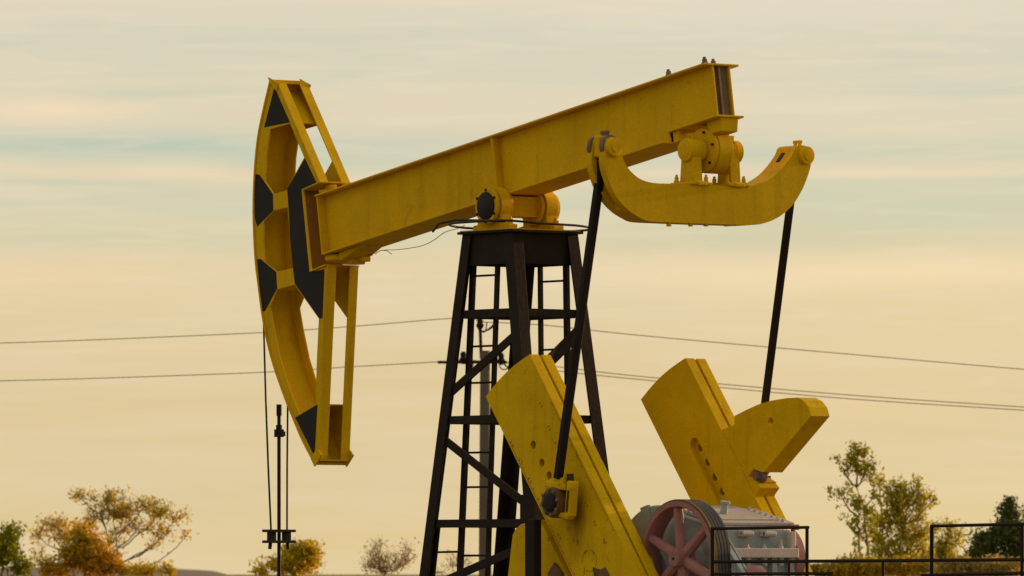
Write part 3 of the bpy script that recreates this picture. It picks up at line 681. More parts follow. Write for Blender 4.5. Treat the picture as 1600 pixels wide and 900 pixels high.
for sy in (-1, 1):
    outerf, innerf = sy * CYF, sy * CYN
    g0, g1 = sorted((outerf, innerf))
    ys = (g0, g0 + 0.105, g0 + 0.135, g1)
    hcir = [circ2(CK(*h_), 0.038) for h_ in hol]
    more = [circ2(CK(hol[2][0] - k * step, tt), 0.038) for k in (3, 4)]
    m = MB()
    if sy < 0:
        m.prism_y(crank_outline(hw), ys[0], ys[1], hcir)
    else:
        sA = slotA[0]; sB = slotB[0]; st_ = (slotA[1] + slotB[1]) / 2
        m.prism_y(crank_outline(hw), ys[0], ys[0] + 0.06, [slot2(sB, sA, st_, 0.062)])
        fh = [circ2(CK(sA - 0.03 - k * (sA - sB - 0.02) / 4.0, st_ - 0.005), 0.040) for k in range(5)]
        m.prism_y(crank_outline(hw), ys[0] + 0.06, ys[1], fh)
    ck = m.build('crank', M_YN if sy < 0 else M_YC, PJ, label='near yellow crank with scale marks' if sy < 0 else 'far yellow crank with long slot')
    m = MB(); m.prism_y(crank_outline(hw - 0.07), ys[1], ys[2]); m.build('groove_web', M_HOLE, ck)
    m = MB(); m.prism_y(crank_outline(hw), ys[2], ys[3]); m.build('inner_slab', M_YC, ck, bevel=0.006)
    m = MB(); m.lathe((SH.x, sy * (CYN + .01), SH.z), (0, -sy, 0), [(0, 0.32), (0.10, 0.30), (0.12, 0.24), (0.2, 0.2)], 40); m.build('hub', M_YC, ck, smooth=True)
    cranks.append(ck)
    # counterweight
    if sy > 0:
        def C2(px, py): return K(px, py, 0.80)
        cw = [(1129, 671), (1148, 664), (1148, 650), (1165, 641), (1185, 632), (1205, 626), (1230, 622), (1246, 621), (1256, 626), (1264, 636), (1268, 650), (1194, 738), (1189, 737), (1178, 733), (1170, 744), (1185, 753), (1176, 765), (1166, 776), (1162, 768)]
        m = MB(); m.prism_y([C2(*p) for p in cw], 0.795, 1.015, [circ2(C2(1204.5, 658.5), 0.036)]); w_ = m.build('counterweight', M_YC, ck, bevel=0.012)
        m = MB(); m.prism_y([C2(*p) for p in [(1150, 752), (1168, 759), (1181, 751), (1190, 762), (1179, 778), (1163, 778)]], 0.792, 1.02); m.build('clamp_block', M_YC, ck, bevel=0.01)
        m = MB(); q = C2(1180, 744); m.lathe((q[0] + .04, 0.86, q[1]), (0, -1, 0), [(0, 0.06), (0.05, 0.06), (0.051, 0.035), (0.1, 0.035)], 20); m.build('clamp_bolt', M_RUST, ck, smooth=True)
    else:
        def C3(px, py): return K(px, py, -0.96)
        cw = [(804, 836), (809, 826), (817, 819), (832, 815), (847, 812), (891, 905), (960, 1030), (920, 1060), (800, 1010), (796, 905)]
        m = MB(); m.prism_y([C3(*p) for p in cw], -0.985, -0.72); m.build('counterweight', M_YC, ck, bevel=0.008)
p = U(833, 812, -1.22); m = MB(); m.box((p.x, -1.22, p.z / 2), (0.135, 0.085, p.z)); m.build('guard_post', M_TOW, PJ, bevel=0.006)
# near crank: scale marks along both edges, stamped circle, pockets at the bottom
m = MB(); rr_ = random.Random(3)
for tside, s_a, s_b in ((-hw + 0.012, -0.20, LA - 0.52), (hw - 0.012, 0.25, LB - 0.52)):
    k = 0; s_ = s_a
    while s_ < s_b:
        ln = 0.030 if k % 5 == 0 else 0.017; si = 1 if tside < 0 else -1
        a, b = CK(s_, tside), CK(s_, tside + si * ln)
        m.bar((a[0], -CYF - 0.0005, a[1]), (b[0], -CYF - 0.0005, b[1]), 0.003, 0.0045)
        s_ += 0.024; k += 1
m.build('scale_marks', M_MARK, cranks[0])
def dash(px, py, L_, a, w_=0.012):
    m = MB()
    c_ = K(px, py); d_ = Vector((math.cos(a), math.sin(a))) * L_ / 2
    m.bar((c_[0] - d_.x, -CYF - 0.0005, c_[1] - d_.y), (c_[0] + d_.x, -CYF - 0.0005, c_[1] + d_.y), 0.003, w_ * 0.85); m.build('stamped_mark', M_MARK, cranks[0])
for px, py in ((845, 632), (858, 668), (869, 694), (799, 693), (813, 720), (827, 750), (843, 782), (873, 838), (916, 787), (929, 817), (944, 845)):
    for q in range(2): dash(px + rr_.uniform(-1, 1) + q * 3 - 1, py + q * 5 - 2, 0.026, 0.9 + rr_.uniform(-.5, .5), 0.009)
for px, py in ((857, 842), (896, 845), (903, 848), (915, 864), (927, 864), (913, 893), (944, 846), (902, 846)):
    dash(px, py, 0.04, 1.2 + rr_.uniform(-.4, .4), 0.009)
for k in range(16):
    a = 2 * PI * k / 16
    if k % 5 != 2: dash(921 + 11 * math.cos(a), 876 + 17 * math.sin(a), 0.028, a + PI / 2 if False else -math.atan2(17 * math.cos(a), -11 * math.sin(a) / CT), 0.006)
for P in ([(856, 896), (866, 879), (878, 896), (874, 912), (858, 912)], [(926, 886), (938, 890), (946, 886), (956, 905), (930, 912)]):
    m = MB(); m.prism_y([K(*p, -1.022) for p in P], -1.024, -1.0); m.build('pocket', M_OILY, cranks[0])

# --- pitman arms, wrist pin bearing
PYN, PYF = -1.17, 1.17
pinN = Vector((CK(pin_s, pin_t)[0], PYN, CK(pin_s, pin_t)[1])); pinF = Vector((pinN.x, PYF, pinN.z))
topN = Vector((2.685, YN, zn)); topF = Vector((2.685, YF - 0.005, zf - 0.05))
lowN = U(872, 748, PYN - 0.02)
lowF = U(1195, 632, PYF)
print('pin', pinN, 'low', lowN, 'top', topN, topF, 'lowF', lowF)
def arm(a, b, lab):
    k_ = 0.94 if a.y < 0 else 0.80; m = MB(); m.bar(a, b, 0.075 * k_, 0.066 * k_, up=(0, 1, 0)); return m.build('pitman_arm', M_TOW, PJ, bevel=0.008, label=lab)
an = arm(topN - Vector((0, 0, 0.02)), lowN, 'near black pitman arm'); d_ = (lowF - topF).normalized()
af = arm(topF, topF + d_ * (topN - lowN).length, 'far black pitman arm')
for arm_o, P, sy, low in ((an, pinN, -1, lowN), (af, Vector((pinN.x, PYF, pinN.z)), 1, None)):
    yo = sy * (CYF + 0.20); yi = sy * (CYF + 0.001)
    m = MB()
    m.lathe((P.x, yo, P.z), (0, -sy, 0), [(0, 0.10), (0.0, 0.125), (0.03, 0.138), (0.10, 0.138), (0.12, 0.12), (0.20, 0.12)], 24)
    wb = m.build('wrist_bearing', M_OILY, arm_o, smooth=True)
    m = MB(); m.lathe((P.x, yo + sy * 0.022, P.z), (0, -sy, 0), [(0, 0.03), (0.0, 0.075), (0.006, 0.085), (0.03, 0.085)], 24); m.build('bearing_cap', M_BLK, wb, smooth=True)
    for k in range(8):
        m = MB(); a = k * PI / 4 + .2; c_ = Vector((P.x + .113 * math.cos(a), yo - sy * 0.0, P.z + .113 * math.sin(a))); m.cyl(c_ + Vector((0, sy * .02, 0)), c_, 0.016, n=6); m.build('bolt', M_RUST, arm_o)
    # clamp body of the arm foot: cross lug above, bolted ear beside
    m = MB(); z0 = P.z
    m.box((P.x + 0.02, yo - sy * 0.08, z0 + 0.150), (0.30, 0.10, 0.06), Matrix.Rotation(0.12, 3, 'Y'))
    m.box((P.x + 0.205, yo - sy * 0.08, z0 + 0.03), (0.075, 0.09, 0.32), Matrix.Rotation(0.12, 3, 'Y'))
    m.box((P.x + 0.12, yo - sy * 0.08, z0 - 0.115), (0.16, 0.09, 0.05), Matrix.Rotation(0.2, 3, 'Y'))
    m.cyl((P.x + 0.09, yo - sy * 0.08, z0 + 0.15), (P.x + 0.085, yo - sy * 0.08, z0 + 0.22), 0.062, 0.055, n=20)
    m.cyl((P.x - 0.10, yo - sy * 0.08, z0 + 0.17), (P.x - 0.10, yo - sy * 0.14, z0 + 0.17), 0.045, n=16)
    m.build('arm_foot', M_YC, arm_o, bevel=0.015)
    m = MB(); m.box((P.x + 0.205, yo - sy * 0.034, z0 + 0.01), (0.022, 0.012, 0.19), Matrix.Rotation(0.12, 3, 'Y')); m.build('foot_slot', M_HOLE, arm_o)
    m = MB(); m.cyl((P.x + 0.19, yo - sy * 0.08, z0 + 0.18), (P.x + 0.18, yo - sy * 0.08, z0 + 0.25), 0.034, n=6)
    m.build('foot_bolt', M_HOLE, arm_o)
    # oily runs below the bearing
m = MB()
for px0, py0, px1, py1, w_ in ((872, 812, 876, 900, 0.05), (880, 806, 882, 868, 0.035)):
    pass
m.bm.free()

# --- steel base under it all
m = MB()
for sy in (-1, 1): m.box((0.9, sy * 0.55, 0.24), (5.6, 0.16, 0.28))
for x in (-1.3, -0.4, 0.6, 1.6, 2.6, 3.6): m.box((x, 0, 0.26), (0.14, 0.94, 0.2))
m.build('skid_base', M_TOW, PJ, bevel=0.006)

# ------------------------------------------------------------------ gear reducer
GR = thing('gear_reducer', 'grey gear reducer with pink spoked pulley and belts between the two cranks', 'gear reducer', (SH.x, 0, 0.38))
gy0, gy1 = -0.50, 0.38; gx1 = 3.385; R = 0.575; gc = (2.57, 1.73)
prof = [(gx1, 1.93), (gx1, 2.10), (gx1 - 0.02, 2.115)]
a0 = 63
for k in range(0, 19):
    a = math.radians(a0 + (180 - a0) * k / 18); prof.append((gc[0] + R * math.cos(a), gc[1] + R * math.sin(a)))
prof += [(gc[0] - R, 1.5)]
prof_u = prof + [(gx1, 1.5)]
m = MB(); m.prism_y([(gx1, 1.5)] + prof, gy0, gy1); hs = m.build('housing', M_GREY, GR, bevel=0.015, smooth=True)
m = MB(); m.box((2.92, -0.06, 0.95), (0.9, 0.8, 1.14)); m.build('gearbox_pedestal', M_TOW, GR, bevel=0.01)
# sloping top cover plate
pa = Vector((gc[0] + R * math.cos(math.radians(a0)), 0, gc[1] + R * math.sin(math.radians(a0)))); pb = Vector((gx1 - 0.02, 0, 2.115))
dn = (pb - pa).normalized(); un = Vector((-dn.z, 0, dn.x)); 
m = MB(); m.bar(pa + un * 0.018 - dn * 0.02, pb + un * 0.018 - dn * 0.01, gy1 - gy0 - 0.01, 0.03); cv = m.build('top_cover', M_COVER, hs, bevel=0.006)
for k in range(7):
    q = pa + (pb - pa) * ((k + 0.5) / 7)
    bolt(cv, q + un * 0.033 + Vector((0, gy0 + 0.06, 0)), un, 0.014, 0.03, M_COVER)
    bolt(cv, q + un * 0.033 + Vector((0, gy1 - 0.06, 0)), un, 0.014, 0.03, M_COVER)
m = MB(); q = pa + (pb - pa) * 0.35 + un * 0.035 + Vector((0, -0.1, 0)); m.cyl(q, q + un * 0.09, 0.035, 0.03, n=14); m.cyl(q + un * .09, q + un * .11, 0.045, n=14); m.build('breather', M_GREY, cv)
m = MB(); q = pa + (pb - pa) * 0.8 + un * 0.034; m.box(q + Vector((0, -0.05, 0)), (0.05, 0.75, 0.03), Matrix.Rotation(math.atan2(-dn.z, dn.x), 3, 'Y')); m.build('cover_rib', M_COVER, cv, bevel=0.004)
# split flange, lugs and bolts of the rear wall
m = MB(); m.box((gx1 + 0.05, (gy0 + gy1) / 2 + .03, 1.88), (0.10, gy1 - gy0 - 0.05, 0.085)); fl = m.build('split_flange', M_COVER, hs, bevel=0.008)
for k in range(4):
    y = gy0 + 0.14 + k * 0.19
    bolt(fl, (gx1 + 0.055, y, 1.922), (0, 0, 1), 0.018, 0.032 + (0.05 if k == 3 else 0), M_COVER)
    m = MB(); m.cyl((gx1 + 0.055, y, 1.838), (gx1 + 0.055, y, 1.77), 0.028, n=12); m.build('bolt', M_GREY, fl)
for y in (-0.18, 0.08):
    m = MB(); m.box((gx1 + 0.03, y, 2.05), (0.07, 0.12, 0.05)); m.cyl((gx1 + 0.06, y - .06, 2.05), (gx1 + 0.06, y + 0.06, 2.05), 0.027, n=12); m.build('lifting_lug', M_COVER, hs, bevel=0.006)
for y in (-0.38, 0.14, 0.34):
    m = MB(); m.box((gx1 + 0.03, y, 1.72), (0.06, 0.06, 0.28)); m.build('rib', M_GREY, hs, bevel=0.004)
m = MB(); m.box((gx1 + 0.03, 0.35, 1.93), (0.08, 0.06, 0.28)); m.build('rib', M_COVER, hs, bevel=0.01)
m = MB(); m.prism_y([(gc[0] + 0.585 * math.cos(math.radians(a)), gc[1] + 0.585 * math.sin(math.radians(a))) for a in range(98, 112, 2)] + [(gc[0] + 0.34 * math.cos(math.radians(110)), gc[1] + 0.34 * math.sin(math.radians(110))), (gc[0] + 0.34 * math.cos(math.radians(98)), gc[1] + 0.34 * math.sin(math.radians(98)))], gy0 - 0.02, gy0 - 0.001); m.build('rib', M_GREY, hs)
m = MB(); m.lathe((3.19, gy0 + .01, 1.83), (0, -1, 0), [(0, 0.2), (0.04, 0.19), (0.05, 0.12), (0.2, 0.06)], 28); m.build('bearing_cover', M_GREY, hs, smooth=True)
m = MB(); m.lathe((SH.x, gy0 + .01, SH.z), (0, -1, 0), [(0, 0.30), (0.05, 0.28), (0.06, 0.16), (0.25, 0.15)], 28); m.build('bearing_cover', M_GREY, hs, smooth=True)
# big spoked pulley
PC = Vector((3.19, 0, 1.83)); py0, py1 = -0.775, -0.585; PR = 0.505
m = MB(); n = 72; vs = []; fs = []
prof = [(py0, PR), (py0, PR - 0.045), (py0 + 0.012, PR - 0.052), (py1 - 0.012, PR - 0.052), (py1, PR - 0.045), (py1, PR)]
for k in range(5):
    y = py1 - (k + 0.5) * (py1 - py0) / 5; prof += [(y + 0.012, PR), (y, PR - 0.012), (y - 0.012, PR)]
L = len(prof)
for i in range(n):
    a = 2 * PI * i / n
    for y, r in prof: vs.append((PC.x + r * math.cos(a), y, PC.z + r * math.sin(a)))
for i in range(n):
    j = (i + 1) % n
    for k in range(L): fs.append((i * L + k, i * L + (k + 1) % L, j * L + (k + 1) % L, j * L + k))
m.faces(vs, fs); pu = m.build('pulley', M_RED, GR, smooth=True)
m = MB(); m.lathe((PC.x, py0 - 0.035, PC.z), (0, 1, 0), [(0, 0.05), (0.0, 0.068), (0.012, 0.078), (0.10, 0.085), (0.20, 0.085)], 32); m.build('hub', M_RED, pu, smooth=True)
m = MB(); m.cyl((PC.x, py0 - 0.045, PC.z), (PC.x, py0 - 0.033, PC.z), 0.012, n=10); m.build('hub_bolt', M_HOLE, pu)
for k in range(6):
    a = math.radians(97 - k * 60); d_ = Vector((math.cos(a), 0, math.sin(a))); t_ = Vector((-math.sin(a), 0, math.cos(a)))
    m = MB(); c_ = Vector((PC.x, (py0 + py1) / 2 - 0.03, PC.z)); vs = []
    for rr, hw_, hy in ((0.06, 0.058, 0.05), (PR - 0.045, 0.042, 0.045)):
        for i in range(8):
            b = 2 * PI * (i + 0.5) / 8; vs.append(c_ + d_ * rr + t_ * hw_ * math.cos(b) + Vector((0, hy * math.sin(b), 0)))
    m.faces(vs, [(i, (i + 1) % 8, 8 + (i + 1) % 8, 8 + i) for i in range(8)] + [tuple(range(7, -1, -1)), tuple(range(8, 16))]); m.build('spoke', M_RED, pu, bevel=0.006)
# motor pulley and the bundle of V-belts
MC = Vector((3.62, 0, 0.80)); mr = 0.13
m = MB(); m.lathe((MC.x, py0 - 0.01, MC.z), (0, 1, 0), [(0, mr - .03), (0, mr), (0.02, mr + 0.01), (0.19, mr + 0.01), (0.2, mr)], 32); m.build('motor_pulley', M_RED, GR, smooth=True)
dv = MC - PC; dl = math.hypot(dv.x, dv.z); base = math.atan2(dv.z, dv.x); R1 = PR + 0.006; r1 = mr + 0.018; th = math.acos((R1 - r1) / dl)
def belt_loop(off):
    P = []
    for k in range(41): a = base + th + (2 * PI - 2 * th) * k / 40; P.append((PC.x + (R1 + off) * math.cos(a), PC.z + (R1 + off) * math.sin(a)))
    for k in range(13): a = base - th + 2 * th * k / 12; P.append((MC.x + (r1 + off) * math.cos(a), MC.z + (r1 + off) * math.sin(a)))
    return P
for k in range(5):
    yb_ = py0 + 0.012 + k * (py1 - py0 - 0.004) / 5
    m = MB(); m.prism_y(belt_loop(0.010), yb_, yb_ + 0.029, [belt_loop(-0.004)]); m.build('belt', M_DBELT if k == 0 else M_BELT, GR)
# motor
m = MB(); m.lathe((MC.x, py1 + 0.05, MC.z - 0.03), (0, 1, 0), [(0, 0.05), (0.01, 0.10), (0.05, 0.13), (0.45, 0.13), (0.5, 0.10)], 28); m.build('motor_body', M_GREY, GR, smooth=True)
m = MB(); m.box((MC.x, py1 + 0.3, 0.49), (0.4, 0.5, 0.25)); m.build('motor_stand', M_TOW, GR, bevel=0.01)
m = MB(); m.bar(U(1119, 826, -0.57), U(1176, 925, -0.57), 0.05, 0.055); m.bar(U(1124, 826, -0.52), U(1181, 925, -0.52), 0.02, 0.08); m.build('guard_strut', M_GREY, GR, bevel=0.006)
q = U(1170, 905, -0.45); m = MB(); m.lathe((q.x, -0.55, q.z), (0, 1, 0), [(0, 0.05), (0.02, 0.10), (0.05, 0.115), (0.22, 0.12), (0.23, 0.08)], 28); m.build('fan_cowl', M_RED, GR, smooth=True)
m = MB(); m.box((q.x, -0.44, q.z / 2 - .05), (0.1, 0.1, q.z - .1)); m.build('cowl_bracket', M_TOW, GR)
# brake drum on the far side, with its shaft
bxp = (1221 - 815) / 168.5; bY = 0.56; 
m = MB(); m.lathe((PC.x, 0.475, PC.z), (0, -1, 0), [(0, 0.20), (0.0, 0.275), (0.01, 0.29), (0.09, 0.29), (0.1, 0.275), (0.1, 0.2)], 48); m.build('brake_drum', M_RED, GR, smooth=True)
m = MB(); m.cyl((PC.x, 0.30, PC.z), (PC.x, 0.50, PC.z), 0.06, n=20); m.build('brake_shaft', M_RED, GR, smooth=True)
m = MB(); m.box((PC.x + 0.10, 0.43, PC.z + 0.28), (0.16, 0.12, 0.05)); m.build('brake_shoe', M_RED, GR, bevel=0.008)

# ------------------------------------------------------------------ rod hanger below the head
RH = thing('rod_hanger', 'thin black polished rod with cable hanger below the pump jack head', 'rod hanger', (U(436, 900, 0).x, 0, 0))
rx = RH.location.x
def zr(y): return EYE + (HY - y) / (F / (CAM - Vector((rx, 0, EYE))).length)
m = MB(); m.cyl((rx, 0, 0.05), (rx, 0, zr(632)), 0.018, n=12); rod = m.build('polished_rod', M_BLK, RH, smooth=True)
m = MB(); m.cyl((rx, 0, zr(683)), (rx, 0, zr(671)), 0.052, n=6); m.cyl((rx, 0, zr(671)), (rx, 0, zr(664)), 0.03, n=10); m.box((rx + 0.04, 0.0, zr(678)), (0.06, 0.05, 0.045)); m.build('rod_clamp', M_BLK, RH)
m = MB(); m.cyl((rx, 0, zr(650)), (rx, 0, zr(632)), 0.026, n=10); m.build('rod_coupling', M_BLK, RH)
for y in (829.5, 846.5):
    m = MB(); m.box((rx, 0, zr(y)), (0.12, 0.32, 0.026)); m.build('carrier_bar', M_BLK, RH, bevel=0.004)
for sy in (-1, 1):
    m = MB(); m.box((rx, sy * 0.088, zr(838)), (0.07, 0.06, 0.085)); m.build('carrier_block', M_BLK, RH)
    m = MB(); m.cyl((rx, sy * 0.10, zr(846)), (rx, sy * 0.11, zr(858)), 0.018, n=8); m.build('cable_end', M_BLK, RH)
    m = MB(); k0 = 22
    low = [(arc[i][0] - 0.010, sy * (0.155), arc[i][1]) for i in range(8, 28)]
    last = Vector(low[-1]); end = Vector((rx, sy * 0.095, zr(830)))
    m.tube(low + [last.lerp(end, t) + Vector((-0.012 * math.sin(PI * t), 0, 0)) for t in (0.15, 0.4, 0.7, 1)], 0.0095, 8); m.build('bridle_cable', M_CAB, RH, smooth=True)

# ------------------------------------------------------------------ guard railing
GRD = thing('guard_railing', 'thin black steel guard railing at the lower right edge', 'railing', (5.5, -1.5, 0))
RY = -1.5
def rp(px, py): return U(px, py, RY)
def rail(a, b, r=0.014, nm='rail'):
    m = MB(); m.tube([rp(*a), rp(*b)], r, 10); m.build(nm, M_TOW, GRD, smooth=True)
rail((1112, 826), (1263, 824)); rail((1455, 822), (1680, 817)); rail((1112, 878), (1680, 874), 0.015); rail((1112, 897), (1300, 896)); rail((1440, 899), (1680, 894))
def vpost(px, ytop, r=0.015):
    p = rp(px, ytop); m = MB(); m.tube([p, Vector((p.x, p.y, 0.05))], r, 10); m.build('railing_post', M_TOW, GRD, smooth=True)
vpost(1113.5, 825, 0.019); vpost(1261, 823); vpost(1380, 878, 0.012); vpost(1456, 821, 0.017); vpost(1597, 818); vpost(1233, 877, 0.012)

# ------------------------------------------------------------------ utility pole and wires
PD = 150.0; ps = F / PD
def PP(px, py, dd=0.0): return UD(px, py, PD + dd)
UP = thing('utility_pole', 'grey concrete power pole seen through the tower', 'utility pole', Vector((PP(758, 900).x, PP(758, 900).y, 0)))
base = UP.location
ztp = PP(758, 548).z
m = MB(); m.cyl(base, Vector((base.x, base.y, ztp)), 0.15, 0.105, n=16); m.build('post', M_CONC, UP, smooth=True)
m = MB(); m.bar(PP(684, 566), PP(792, 566), 0.06, 0.055, up=(0, 0, 1)); m.build('cross_arm', M_TOW, UP)
m = MB(); m.tube([PP(752, 560), PP(750, 505)], 0.035, 8); m.build('top_bracket', M_TOW, UP)
rnd = random.Random(4)
for px, py in ((724, 558), (783, 560), (750, 505)):
    m = MB(); c_ = PP(px, py)
    m.lathe(c_ + Vector((0, 0, -0.14)), (0, 0, 1), [(0, 0.03), (0.05, 0.07), (0.1, 0.09), (0.14, 0.06), (0.2, 0.07), (0.26, 0.04)], 14); m.build('insulator', M_TOW, UP, smooth=True)
    m = MB()
    for q in range(3):
        a = [PP(px + rnd.uniform(-4, 4), py, q * .1), PP(px + rnd.uniform(-14, 14), py + rnd.uniform(8, 24), .1), PP(px + rnd.uniform(4, 22), py + rnd.uniform(10, 30), .1), PP(px + rnd.uniform(10, 26), py + rnd.uniform(-2, 6), .1)]
        pts = [tuple(v) for v in a]
        sm = []
        for i in range(17):
            t = i / 16; p = [(1 - t) ** 3 * a[0][k] + 3 * (1 - t) ** 2 * t * a[1][k] + 3 * (1 - t) * t * t * a[2][k] + t ** 3 * a[3][k] for k in range(3)]; sm.append(p)
        m.tube(sm, 0.014, 6)
    m.build('jumper_loop', M_CAB, UP, smooth=True)
def wire(pts, d0, d1, label):
    m = MB(); sp = smooth_pts(pts, 10); n = len(sp); P = []
    for i, (x, y) in enumerate(sp): P.append(UD(x, y, d0 + (d1 - d0) * (x - pts[0][0]) / (pts[-1][0] - pts[0][0])))
    m.tube(P, 0.012, 6); o = m.build('power_line', M_WIRE, smooth=True); tag(o, label, 'power line', 'power lines to the pole')
wire([(-300, 541), (0, 536), (380, 521), (550, 510), (715, 497), (750, 503)], 150, 150, 'upper wire running left from the pole behind the head')
wire([(-300, 597), (0, 595), (380, 583), (550, 573), (690, 565), (724, 562)], 150, 150, 'lower wire running left from the pole behind the head')
wire([(750, 503), (850, 508), (1000, 524), (1300, 551), (1600, 577), (1900, 600)], 150, 150, 'highest of the three wires running right from the pole')
wire([(724, 562), (860, 572), (1000, 588), (1300, 615), (1600, 636), (1900, 655)], 150, 150, 'middle of the three wires running right from the pole')
wire([(783, 564), (860, 578), (1000, 593), (1300, 621), (1600, 641), (1900, 660)], 150, 150, 'lowest of the three wires running right from the pole')

# ------------------------------------------------------------------ trees and shrubs
def leafmat(name, a, b, tr=0.58):
    return mat(name, a, 0.2, 0.8, scale=0.9, bump=0, spec=0.15, stops=[(0.35, a), (0.65, b)], translucent=tr, island=0.35, fine=6.0)
L_OR = leafmat('autumn_leaves', (0.82, 0.50, 0.04), (0.50, 0.43, 0.04))
L_OR2 = leafmat('rust_leaves', (0.88, 0.46, 0.015), (0.34, 0.30, 0.02))
L_GR = leafmat('green_leaves', (0.22, 0.26, 0.02), (0.42, 0.38, 0.02))
L_OL = leafmat('olive_leaves', (0.70, 0.54, 0.015), (0.36, 0.36, 0.02))
L_SP = leafmat('sparse_green_leaves', (0.26, 0.27, 0.02), (0.46, 0.40, 0.03))
L_LO = leafmat('low_scrub_leaves', (0.66, 0.42, 0.02), (0.30, 0.28, 0.05))
L_YE = leafmat('yellow_leaves', (0.78, 0.54, 0.02), (0.44, 0.37, 0.02))
L_DK = leafmat('evergreen_leaves', (0.07, 0.10, 0.035), (0.12, 0.14, 0.03), 0.15)
L_TW = leafmat('twig_leaves', (0.50, 0.36, 0.10), (0.34, 0.27, 0.08))
def tree(name, label, cat, px, blobs, dist, lm, leaf=0.07, stems=1, nclust=60, nleaf=28, cl=0.24, group=None, elong=1.6, seed=1, tw=0.010, trunk_r=0.05):
    """blobs: (px, py, half width px, half height px, weight)"""
    R_ = random.Random(seed); sc = dist / F
    base = UD(px, HY, dist); base.z = 0
    T_ = thing(name, label, cat, base, group)
    def W_(x, z, d): return CAM + (NV * dist + RV * ((x - 800.0) * sc)) + NV * d + Vector((0, 0, (HY - z) * sc))
    tips = []
    tot = sum(b[4] for b in blobs)
    for bx_, by_, rx_, ry_, wt in blobs:
        for k in range(max(2, int(nclust * wt / tot))):
            while True:
                u_, v_, w_ = R_.uniform(-1, 1), R_.uniform(-1, 1), R_.uniform(-1, 1)
                if u_ * u_ + v_ * v_ + w_ * w_ < 1: break
            tips.append((W_(bx_ + u_ * rx_, by_ + v_ * ry_, w_ * rx_ * sc * 0.8), (bx_, by_)))
    m = MB()
    forks = []
    zt_ = max(t[0].z for t in tips)
    for s_ in range(stems):
        b0 = base + RV * ((s_ - (stems - 1) / 2) * 0.14) + NV * R_.uniform(-.1, .1)
        t0 = R_.choice(tips)[0]; top = Vector((base.x, base.y, 0)).lerp(t0, 0.85); top.z = zt_ * R_.uniform(0.6, 0.88)
        pts = []
        for i in range(9):
            t = i / 8; p = b0.lerp(top, t); p = p + Vector((R_.uniform(-1, 1), R_.uniform(-1, 1), 0)) * 0.05 * zt_ / 4
            p.x = b0.x + (p.x - b0.x) * t; p.y = b0.y + (p.y - b0.y) * t; pts.append(p)
        m.tube(pts, 0.05, 7, [trunk_r * (1 - 0.82 * i / 8) for i in range(9)])
        forks += pts[3:]
    limbs = {}
    for bx_, by_, rx_, ry_, wt in blobs:          # one bent limb into every leaf mass, its twigs fan out from it
        cc = W_(bx_, by_ + ry_ * 0.5, R_.uniform(-.3, .3) * rx_ * sc)
        c = min((f for f in forks if f.z < cc.z - 0.1), key=lambda f: (f - cc).length + 0.5 * max(0.0, (f - cc).xy.length - 1.3 * (cc.z - f.z)), default=forks[0])
        k_ = (cc - c).length; pts = []
        for i in range(8):
            t = i / 7; p = c.lerp(cc, t) + Vector((0, 0, -0.10 * k_ * math.sin(PI * t))) + Vector((R_.uniform(-1, 1), R_.uniform(-1, 1), R_.uniform(-1, 1))) * 0.03 * k_ * (1 if 0 < i < 7 else 0); pts.append(p)
        m.tube(pts, 0.01, 6, [tw * (2.8 - 1.6 * i / 7) for i in range(8)]); limbs[(bx_, by_)] = pts
    for tp, key_ in tips:
        c = min(limbs[key_][3:], key=lambda f: (f - tp).length + R_.uniform(0, .25)); _unused = min((f for f in forks if f.z < tp.z), key=lambda f: (f - tp).length + 0.35 * max(0.0, (f - tp).xy.length - 1.1 * (tp.z - f.z)) + R_.uniform(0, .3), default=forks[0])
        mid_ = c.lerp(tp, 0.5) + Vector((0, 0, -0.12 * (tp - c).length))
        pts = [c, c.lerp(mid_, 0.5) + Vector((R_.uniform(-.03, .03), R_.uniform(-.03, .03), 0)), mid_, mid_.lerp(tp, 0.5) + Vector((R_.uniform(-.04, .04),) * 3), tp]
        m.tube(pts, 0.01, 5, [tw * 1.1, tw * 0.95, tw * 0.8, tw * 0.65, tw * 0.4])
        for q in range(3):
            e = tp + Vector((R_.uniform(-1, 1), R_.uniform(-1, 1), R_.uniform(0, 1.2))) * cl * 0.9
            m.tube([pts[3], tp.lerp(e, .4), e], 0.006, 4, [tw * .6, tw * .45, tw * .25])
    m.build('trunk', M_BARK, T_, smooth=True)
    vs = []; fs = []
    for tp, _ in tips:
        ks = R_.uniform(0.55, 1.25)
        for q in range(int(nleaf * R_.uniform(0.5, 1.4))):
            p = tp + Vector([max(-1.7, min(1.7, R_.gauss(0, 1))) for _q in range(3)]) * cl * 0.55 * ks
            a = Vector((R_.gauss(0, 1), R_.gauss(0, 1), R_.gauss(0, 1) * 1.2)).normalized(); b = a.cross(Vector((R_.gauss(0, 1), R_.gauss(0, 1), R_.gauss(0, 1)))).normalized()
            l_ = leaf * R_.uniform(0.6, 1.3); i = len(vs)
            vs += [p - a * l_ * elong / 2, p + b * l_ / 2 * 0.7, p + a * l_ * elong / 2, p - b * l_ / 2 * 0.7]; fs.append((i, i + 1, i + 2, i + 3))
    me = bpy.data.meshes.new('crown'); me.from_pydata([tuple(v - base) for v in vs], [], fs); me.materials.append(lm)
    o = bpy.data.objects.new('crown', me); COL.objects.link(o); o.parent = T_
    return T_
TG = 'trees and shrubs along the horizon'
